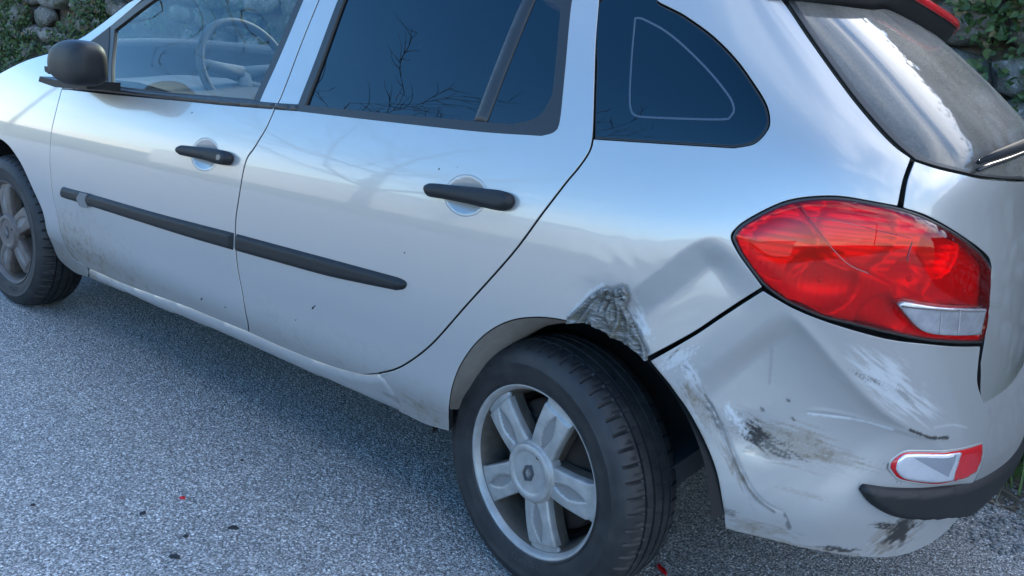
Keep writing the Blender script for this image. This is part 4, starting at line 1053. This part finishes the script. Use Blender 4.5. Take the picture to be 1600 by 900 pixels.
# ------------------------------------------------------------------ ground
def asphalt():
    mt, t = material('coarse_asphalt')
    tc = t.n('ShaderNodeTexCoord'); Q = tc.outputs['Object']
    wr = t.n('ShaderNodeTexNoise', {'Vector': Q, 'Scale': 60.0, 'Detail': 2.0})
    v = t.n('ShaderNodeTexVoronoi', {'Vector': Q, 'Scale': 135.0, 'Randomness': 1.0}); v2 = t.n('ShaderNodeTexVoronoi', {'Vector': Q, 'Scale': 265.0})
    s = t.n('ShaderNodeSeparateColor', {0: v.outputs['Color']}); s2 = t.n('ShaderNodeSeparateColor', {0: v2.outputs['Color']})
    stone = t.ramp(s.outputs[0], (0.0, (.17, .16, .15)), (.35, (.36, .345, .32)), (.75, (.60, .575, .54)), (1.0, (.90, .87, .83)))
    fine = t.ramp(s2.outputs[1], (0.0, (.11, .11, .11)), (.5, (.31, .295, .275)), (1.0, (.60, .575, .54)))
    c = t.mix(t.ramp(v.outputs['Distance'], (.42, 0.0), (.58, 1.0)), stone, fine)
    gapd = t.ramp(v2.outputs['Distance'], (.46, 0.0), (.72, .7)); c = t.mix(gapd, c, (.03, .03, .03))
    big = t.noise(Q, 1.1, 4, .6); c = t.mix(t.math('MULTIPLY', t.ramp(big, (.3, 0.0), (.7, 1.0)), .35), c, t.mix(1.0, c, (.78, .74, .68), 'MULTIPLY'))
    st = t.noise(Q, 7.0, 5, .7); c = t.mix(t.ramp(st, (.62, 0.0), (.74, .35)), c, (.05, .048, .045))
    h = t.math('SUBTRACT', 1.0, v.outputs['Distance']); h2 = t.math('SUBTRACT', 1.0, v2.outputs['Distance'])
    b = t.n('ShaderNodeBsdfPrincipled', {'Base Color': c, 'Roughness': .55, 'Specular IOR Level': .45})
    finish(t, b, t.math('ADD', h, t.math('MULTIPLY', h2, .6)), .9, .004)
    return mt


def soil(name, a, bcol, scale):
    mt, t = material(name); tc = t.n('ShaderNodeTexCoord'); Q = tc.outputs['Object']
    n1 = t.noise(Q, scale, 7, .7); n2 = t.noise(Q, scale * 6, 4, .7)
    c = t.mix(t.ramp(n1, (.35, 0.0), (.65, 1.0)), a, bcol); c = t.mix(t.ramp(n2, (.5, 0.0), (.75, .5)), c, tuple(x * .4 for x in a))
    b = t.n('ShaderNodeBsdfPrincipled', {'Base Color': c, 'Roughness': .95, 'Specular IOR Level': .2}); finish(t, b, t.math('ADD', n1, n2), .8, .02); return mt


M['asphalt'] = asphalt()
M['soil'] = soil('dry_soil', (.17, .145, .115), (.085, .072, .055), 14)
M['field'] = soil('far_grassland', (.075, .095, .035), (.11, .10, .05), .6)
S_ = 900
link('ground', mesh_from([(-S_, -S_, -.02), (S_, -S_, -.02), (S_, S_, -.02), (-S_, S_, -.02)], [(0, 1, 2, 3)], 'ground', False), M['field'], kind='structure')
link('road', mesh_from([(-300, -6.2, 0), (300, -6.2, 0), (300, .62, 0), (-300, .62, 0)], [(0, 1, 2, 3)], 'road', False), M['asphalt'], kind='structure')
xs = np.concatenate([np.linspace(-40, -12, 20), np.linspace(-11.5, 4, 160), np.linspace(4.5, 40, 20)]); ys = np.linspace(.40, 1.80, 24); G = np.zeros((len(xs), 24, 3))
for i, x in enumerate(xs):
    for j, y in enumerate(ys):
        k = (y - .40) / 1.4; e = .16 * fbm(x * 1.7, 2.0, 4.0, 3)
        G[i, j] = (x, y, -.03 + .16 * float(sstep(.02, .75, k + e)) + .022 * fbm(x * 6, y * 6, 1.0, 3))
link('verge', grid_mesh(G, 'verge', flip=False), M['soil'], kind='structure')

# ------------------------------------------------------------------ stone wall with plants
def rock(seed, rough=.30):
    bm = bmesh.new(); bmesh.ops.create_icosphere(bm, subdivisions=2, radius=1.0); rs = random.Random(seed)
    for v in bm.verts:
        c = v.co; e = 3.2; r = (abs(c.x) ** e + abs(c.y) ** e + abs(c.z) ** e) ** (-1 / e)
        k = 1 + rough * noise.noise(c * 1.3 + Vector((seed * 3.7, 1, 2))) + rough * .6 * noise.noise(c * 3.1 + Vector((seed, 5, 2)))
        v.co = c * r * k
    me = bpy.data.meshes.new('stone'); bm.to_mesh(me); bm.free(); me.shade_smooth(); return me


def stone_material():
    mt, t = material('old_limestone'); tc = t.n('ShaderNodeTexCoord'); oi = t.n('ShaderNodeObjectInfo'); geo = t.n('ShaderNodeNewGeometry'); Q = geo.outputs['Position']
    n1 = t.noise(Q, 9, 6, .7); n2 = t.noise(Q, 40, 5, .7); n3 = t.noise(Q, 3.5, 3, .6)
    c = t.mix(oi.outputs['Random'], (.30, .28, .25), (.17, .16, .145)); c = t.mix(t.ramp(n1, (.42, 0.0), (.62, .9)), c, (.10, .088, .070))
    c = t.mix(t.ramp(n2, (.56, 0.0), (.66, .8)), c, (.42, .41, .39)); c = t.mix(t.ramp(n3, (.50, 0.0), (.62, .75)), c, (.045, .055, .022))
    b = t.n('ShaderNodeBsdfPrincipled', {'Base Color': c, 'Roughness': .92, 'Specular IOR Level': .25}); finish(t, b, t.math('ADD', n1, t.math('MULTIPLY', n2, .6)), .9, .03); return mt


def leaf_material(name, a, bcol):
    mt, t = material(name); at = t.n('ShaderNodeVertexColor', layer_name='tone'); s = t.n('ShaderNodeSeparateColor', {0: at.outputs[0]})
    c = t.mix(s.outputs[0], a, bcol); c = t.mix(t.math('MULTIPLY', s.outputs[1], .9), c, (.16, .12, .06))
    d = t.n('ShaderNodeBsdfPrincipled', {'Base Color': c, 'Roughness': .5, 'Specular IOR Level': .4}); tr = t.n('ShaderNodeBsdfTranslucent', {0: c})
    mx = t.n('ShaderNodeMixShader', {0: .25, 1: d.outputs[0], 2: tr.outputs[0]}); t.n('ShaderNodeOutputMaterial', {0: mx.outputs[0]}); return mt


M['stone'] = stone_material(); M['leaf'] = leaf_material('ivy_leaf', (.030, .062, .020), (.085, .135, .040)); M['grass'] = leaf_material('grass_blade', (.045, .095, .020), (.10, .17, .045)); M['straw'] = leaf_material('dry_straw', (.22, .185, .12), (.33, .29, .21))
WY = 1.62
wall = empty('stone_wall', (-4, WY, 0)); thing(wall, 'old rubble stone wall overgrown with ivy and weeds behind the car', 'wall')
def wall_front(x, z): return WY + .10 * (fbm(x * 1.1, z * 1.3, 9.0, 3)) - .16 * max(0.0, 1.0 - z / 1.0) ** 1.3
xs = np.linspace(-16, 9, 260); zs = np.linspace(-.05, 2.03, 36); G = np.zeros((len(xs), len(zs), 3))
for i, x in enumerate(xs):
    for j, z in enumerate(zs): G[i, j] = (x + 4, wall_front(x, z) + .05 + .05 * fbm(x * 5, z * 5, 3.0, 3) - WY, z)
back = link('earth_core', grid_mesh(G, 'core'), M['soil'], wall)
cap = np.stack([G[:, -1], G[:, -1] + np.array([0, .6, .05])], 1); link('earth_top', grid_mesh(cap, 'top'), M['soil'], wall)
rocks = [rock(i) for i in range(12)]
for r_ in rocks: r_.materials.append(M['stone'])
rs = random.Random(3); near = []; z = .05
while z < 1.95:
    h = rs.uniform(.11, .20); x = -15.5 + rs.random() * .3
    while x < 8.5:
        wd = rs.uniform(.16, .40); near.append((x + wd / 2, z + h / 2, wd, h, rs.randrange(12))); x += wd + rs.uniform(.01, .05)
    z += h + rs.uniform(.005, .03)
near = [q for q in near if rs.random() < .80]
def seen(x, z):
    p = proj(np.array([[x, WY, z]]))[0]; return ((p - np.array([800, 450])) ** 2)
vis = []
for q in near:
    p = proj(np.array([[q[0], WY, q[1]]]))[0]; d = np.linalg.norm(np.array([q[0], WY, q[1]]) - CAM)
    inn = (-60 < p[0] < 1660) and (-80 < p[1] < 330) and q[0] < 1.0
    vis.append((0 if inn else 1, d, q))
vis.sort(key=lambda e: (e[0], e[1]))
bmj = bmesh.new()
for k, (inn, d, (x, z, wd, h, ri)) in enumerate(vis):
    y = wall_front(x, z); mt_ = Matrix.Translation((x + 4, y - WY + .01 + rs.uniform(-.02, .02), z)) @ Matrix.Rotation(rs.uniform(-.3, .3), 4, 'Y') @ Matrix.Rotation(rs.uniform(-.3, .3), 4, 'Z') @ Matrix.Diagonal((wd * .53, rs.uniform(.07, .11), h * .53, 1))
    if k < 290:
        o = link('stone', rocks[ri], None, wall); o.matrix_local = mt_
    else:
        tmp = bmesh.new(); tmp.from_mesh(rocks[ri]); tmp.transform(mt_); mm_ = bpy.data.meshes.new('t'); tmp.to_mesh(mm_); tmp.free(); bmj.from_mesh(mm_); bpy.data.meshes.remove(mm_)
me = bpy.data.meshes.new('rubble'); bmj.to_mesh(me); bmj.free(); me.shade_smooth(); link('rubble', me, M['stone'], wall, kind='stuff')


def leaves(name, pts, nrm, size, mat, label, cat, lobes=True, seed=1, brown=.08, spread=.8):
    """many small folded leaves as one mesh"""
    rg_ = np.random.RandomState(seed); n = len(pts)
    d = nrm + rg_.normal(0, spread, (n, 3)); d /= np.linalg.norm(d, axis=1, keepdims=True)
    t = np.cross(d, rg_.normal(0, 1, (n, 3))); t /= np.linalg.norm(t, axis=1, keepdims=True); b = np.cross(d, t)
    sz = size * rg_.uniform(.5, 1.35, n)[:, None]
    shape = [(0, -.1, 0), (.42, .15, .10), (.30, .55, .06), (0, 1.0, -.06), (-.30, .55, .06), (-.42, .15, .10)]
    V = np.stack([pts + sz * (a * t + (c - .4) * b + e * d) for a, c, e in shape], 1).reshape(-1, 3)
    F = []
    for i in range(n):
        k = i * 6; F += [(k, k + 1, k + 2, k + 3), (k, k + 3, k + 4, k + 5)]
    me = mesh_from(V, F, name, False); tone = np.zeros((n, 6, 4), np.float32); tone[..., 3] = 1; tone[..., 0] = rg_.rand(n)[:, None] ** 1.3; tone[..., 1] = (rg_.rand(n) < brown)[:, None]
    ca = me.color_attributes.new('tone', 'FLOAT_COLOR', 'POINT'); ca.data.foreach_set('color', tone.ravel())
    o = link(name, me, mat, kind='stuff'); thing(o, label, cat); return o


rg0 = np.random.RandomState(11); pts = []
while len(pts) < 23000:
    k_ = rg0.rand()
    if k_ < .26: x = rg0.uniform(-1.0, 1.0); z = rg0.uniform(.6, 1.9)
    elif k_ < .62: x = rg0.uniform(-9.6, -5.2); z = rg0.uniform(.3, 1.5)
    else: x = rg0.uniform(-13, 1.5); z = rg0.uniform(.05, 2.02)
    dens = noise.noise(Vector((x * 1.6, z * 2.2, 4.0))) + .5 * noise.noise(Vector((x * 5, z * 6, 1.0))) + (.28 if z > 1.8 else 0)
    thr = .02 if x > -1.3 else -.28
    if dens > thr + .25 * rg0.rand(): pts.append((x, wall_front(x, z) - .05 - .10 * rg0.rand() ** 2 - .04 * max(0, dens), z))
pts = np.array(pts); leaves('ivy_leaves', pts, np.tile(np.array([0, -1.0, .35]), (len(pts), 1)), .033, M['leaf'], 'green ivy and small weeds covering the stone wall', 'ivy')
# plants along the wall top
pts = []
for _ in range(5000):
    x = rg0.uniform(-16, 9); hgt = .12 + .10 * noise.noise(Vector((x * .5, 0, 0))) + .08 * noise.noise(Vector((x * 1.9, 3, 0))); z = 2.0 + hgt * rg0.rand() ** .8; pts.append((x, WY + .35 + .45 * rg0.normal() * .6, z))
pts = np.array(pts); leaves('wall_top_plants', pts, rg0.normal(0, 1, (len(pts), 3)), .05, M['leaf'], 'leafy plants trailing along the top of the wall', 'plants', seed=4)
# grass and straw on the verge
def blades(name, base, hgt, wid, mat, label, cat, lean=.5, seed=2, flat=False):
    rg_ = np.random.RandomState(seed); V = []; F = []; T = []
    for i, p in enumerate(base):
        p = np.array(p); h = hgt * rg_.uniform(.5, 1.3); a = rg_.uniform(0, 2 * math.pi); l = lean * rg_.uniform(.3, 1.4)
        dr = np.array([math.cos(a), math.sin(a), 0]); sd_ = np.array([-math.sin(a), math.cos(a), 0]) * wid * rg_.uniform(.6, 1.3); tone = rg_.rand(); k = len(V)
        for f, ww in ((0, 1.0), (.4, .9), (.75, .6), (1, .05)):
            c = p + (np.array([0, 0, 1]) * f * h * (1 - .35 * f * l) if not flat else np.array([0, 0, .006 + .012 * math.sin(3 * f)])) + dr * h * (l * f * f if not flat else f)
            V += [c - sd_ * ww, c + sd_ * ww]; T += [tone, tone]
        for j in range(3): F.append((k + 2 * j, k + 2 * j + 1, k + 2 * j + 3, k + 2 * j + 2))
    me = mesh_from(V, F, name, False); ca = me.color_attributes.new('tone', 'FLOAT_COLOR', 'POINT'); T = np.array(T); C4 = np.stack([T, 0 * T, 0 * T, 0 * T + 1], -1).astype(np.float32); ca.data.foreach_set('color', C4.ravel())
    o = link(name, me, mat, kind='stuff'); thing(o, label, cat); return o


def vz(y): return -.03 + .16 * float(sstep(.02, .75, (y - .40) / 1.4))
gb = [(x, y, vz(y)) for x, y in zip(rg0.normal(1.0, .15, 1100), rg0.normal(.98, .11, 1100))] + [(x, y, vz(y)) for x, y in zip(rg0.uniform(-9, 2.5, 900), rg0.uniform(.95, 1.5, 900))]
blades('grass_tuft', gb, .19, .0035, M['grass'], 'green grass growing at the foot of the wall behind the bumper', 'grass', .9)
sb = [(x, y, vz(y) + .004) for x, y in zip(rg0.uniform(.3, 1.6, 420), rg0.uniform(.50, .95, 420))] + [(x, y, vz(y) + .004) for x, y in zip(rg0.uniform(-8, 2, 500), rg0.uniform(.55, 1.2, 500))]
blades('dry_straw', sb, .16, .0018, M['straw'], 'dry brown straw lying along the edge of the asphalt', 'straw', .5, 5, True)
# loose chippings along the asphalt edge
ch = rock(40, .3); V0 = np.array([v.co for v in ch.vertices]); bmc = bmesh.new(); bmesh.ops.create_icosphere(bmc, subdivisions=1, radius=1); me_ = bpy.data.meshes.new('c'); bmc.to_mesh(me_); bmc.free()
V1 = np.array([v.co for v in me_.vertices]); F1 = np.array([p.vertices for p in me_.polygons]); n = 2600; px_ = np.r_[rg0.uniform(-.1, 1.7, 1700), rg0.uniform(-3, 2.5, 900)]; py_ = np.r_[.30 + .50 * rg0.rand(1700) ** 1.3, rg0.uniform(.45, 1.1, 900)]
sz = rg0.uniform(.0028, .0085, n); jit = 1 + .35 * rg0.normal(0, 1, (n, len(V1), 1)).clip(-1.5, 1.5) * .6
VV = V1[None] * jit * sz[:, None, None] * np.array([1, 1, .7]) + np.stack([px_, py_, np.maximum(0, [vz(y) for y in py_]) + sz * .5], -1)[:, None]
FF = (F1[None] + (np.arange(n) * len(V1))[:, None, None]).reshape(-1, 3)
M['chip'] = simple('pale_chippings', (.30, .295, .285), .85, nscale=70, namt=.55)
o = link('gravel', mesh_from(VV.reshape(-1, 3), [tuple(int(i) for i in f) for f in FF], 'gravel', False), M['chip'], kind='stuff'); thing(o, 'loose pale gravel along the asphalt edge behind the car', 'gravel')


# ------------------------------------------------------------------ fragments on the road
def ground_at(px):
    d = (px[0] - 800) / FPX * CR - (px[1] - 450) / FPX * CU + CF; return CAM + d * (-CAM[2] / d[2])
def fragment(name, px, L_, W_, ang, mat, label, cat, seed, thick=.004):
    rs_ = random.Random(seed); c = ground_at(px); pts_ = []
    n = 8
    for i in range(n):
        a = 2 * math.pi * i / n; r = rs_.uniform(.65, 1.15); x = math.cos(a) * L_ * r; y = math.sin(a) * W_ * r; pts_.append((x * math.cos(ang) - y * math.sin(ang), x * math.sin(ang) + y * math.cos(ang)))
    V = [(x, y, .001) for x, y in pts_] + [(x * .86, y * .86, thick * rs_.uniform(.7, 1.6)) for x, y in pts_] + [(0, 0, thick * 1.2)]
    F = [tuple(range(n))[::-1]] + [(i, (i + 1) % n, n + (i + 1) % n, n + i) for i in range(n)] + [(n + i, n + (i + 1) % n, 2 * n) for i in range(n)]
    o = link(name, mesh_from(V, F, name, False), mat); o.location = (c[0], c[1], 0); thing(o, label, cat); return o
M['chipdark'] = simple('dark_broken_plastic', (.014, .015, .016), .6, nscale=200, namt=.4)
for a in [('lens_fragment', (285, 779), .010, .006, .9, M['redrefl'], 'small red lens fragment lying alone on the open asphalt', 'fragment', 1),
          ('lens_fragment', (1034, 890), .024, .009, -.7, M['redrefl'], 'larger red lens fragment on the asphalt behind the rear tyre', 'fragment', 2),
          ('plastic_fragment', (365, 826), .015, .010, 1.0, M['chipdark'], 'largest dark plastic fragment on the open asphalt', 'fragment', 3),
          ('plastic_fragment', (222, 803), .012, .007, 1.9, M['chipdark'], 'narrow dark plastic fragment left of the red lens fragment', 'fragment', 4),
          ('plastic_fragment', (273, 871), .015, .008, .4, M['chipdark'], 'flat dark plastic fragment nearest the bottom of the picture', 'fragment', 5),
          ('plastic_fragment', (290, 839), .007, .006, .2, M['chipdark'], 'small dark plastic fragment between the two bigger dark ones', 'fragment', 6),
          ('plastic_fragment', (378, 720), .006, .005, .2, M['chipdark'], 'tiny dark crumb on the asphalt nearest the car door', 'fragment', 7),
          ('plastic_fragment', (51, 790), .006, .006, .2, M['chipdark'], 'tiny dark crumb farthest left on the asphalt', 'fragment', 8)]: fragment(*a)

# ------------------------------------------------------------------ across the road (seen mirrored in paint and glass)
link('opposite_verge', mesh_from([(-300, -40, .03), (300, -40, .03), (300, -6.2, .03), (-300, -6.2, .03)], [(0, 1, 2, 3)], 'verge2', False), M['field'], kind='structure')
def nodevec(x, y, z): return Vector((x, y, z))
M['bark'] = simple('grey_bark', (.055, .048, .040), .9, nscale=60, namt=.5, bump=.4)
def bare_tree(loc, hgt, seed):
    root = empty('bare_tree', loc); thing(root, 'leafless tree across the road, mirrored in the dark side windows', 'tree'); rs_ = random.Random(seed); V, F = [], []
    tr = [Vector((0, 0, 0)), Vector((.1, .05, hgt * .18)), Vector((.05, .1, hgt * .36))]
    link('trunk', tube(tr, [.17, .14, .11], 10), M['bark'], root)
    def grow(p, d, L_, r, depth):
        q = p; pts_ = [p]; rad = [r]
        for i in range(4):
            d = (d + Vector((rs_.gauss(0, .22), rs_.gauss(0, .22), rs_.gauss(-.01 if depth == 0 else .05, .16)))).normalized(); q = q + d * L_ / 4; pts_.append(q); rad.append(r * (1 - .17 * (i + 1)))
            if depth < 4 and rs_.random() < (.97 if depth < 2 else .70):
                sd2 = (d + Vector((rs_.gauss(0, .8), rs_.gauss(0, .8), rs_.gauss(.12, .45)))).normalized(); grow(q, sd2, L_ * rs_.uniform(.42, .68), max(.006, rad[-1] * .58), depth + 1)
        v, f = tube_verts(pts_, rad, 5 if depth < 2 else 3); k = len(V); V.extend(v); F.extend(tuple(i + k for i in q_) for q_ in f)
    for i in range(8):
        a = i * .80 + rs_.random() * .4; grow(tr[1 + i % 2], Vector((math.cos(a) * 1.0, math.sin(a) * .6, .62)).normalized(), hgt * .46, .06, 0)
    link('branches', mesh_from(V, F, 'branches'), M['bark'], root); return root
bare_tree((-8.6, -8.5, 0), 7.0, 21)
M['plaster'] = simple('pale_plaster', (.46, .44, .40), .9, nscale=8, namt=.2)
V, F = box_mesh(-17, 5, -10.3, -10.0, 0, 1.35); V2_, F2_ = box_mesh(-17.05, 5.05, -10.36, -9.94, 1.352, 1.42); F = F + [tuple(i + 8 for i in f) for f in F2_]
gw = link('garden_wall', mesh_from(V + V2_, F, 'garden_wall', False), M['plaster']); thing(gw, 'low pale plastered wall across the road, mirrored as a light band', 'wall')
pole = empty('utility_pole', (-30, -10, 0)); thing(pole, 'wooden utility pole across the road carrying a thin cable', 'pole')
link('post', tube([(0, 0, 0), (0, 0, 7.5)], [.14, .10], 10), M['bark'], pole)
link('crossarm', tube([(0, -.5, 7.1), (0, .5, 7.1)], .05, 8), M['bark'], pole)
p2 = pole.copy(); COL.objects.link(p2); p2.location = (24, -10, 0); p2['label'] = 'second utility pole farther right across the road'
for chd in list(pole.children): c_ = chd.copy(); COL.objects.link(c_); c_.parent = p2
cab = link('overhead_cable', tube([(-30 + 54 * t, -10, 7.15 - 1.1 * 4 * t * (1 - t)) for t in np.linspace(0, 1, 40)], .012, 5), M['trim']); thing(cab, 'thin black cable hanging between the two utility poles', 'cable')
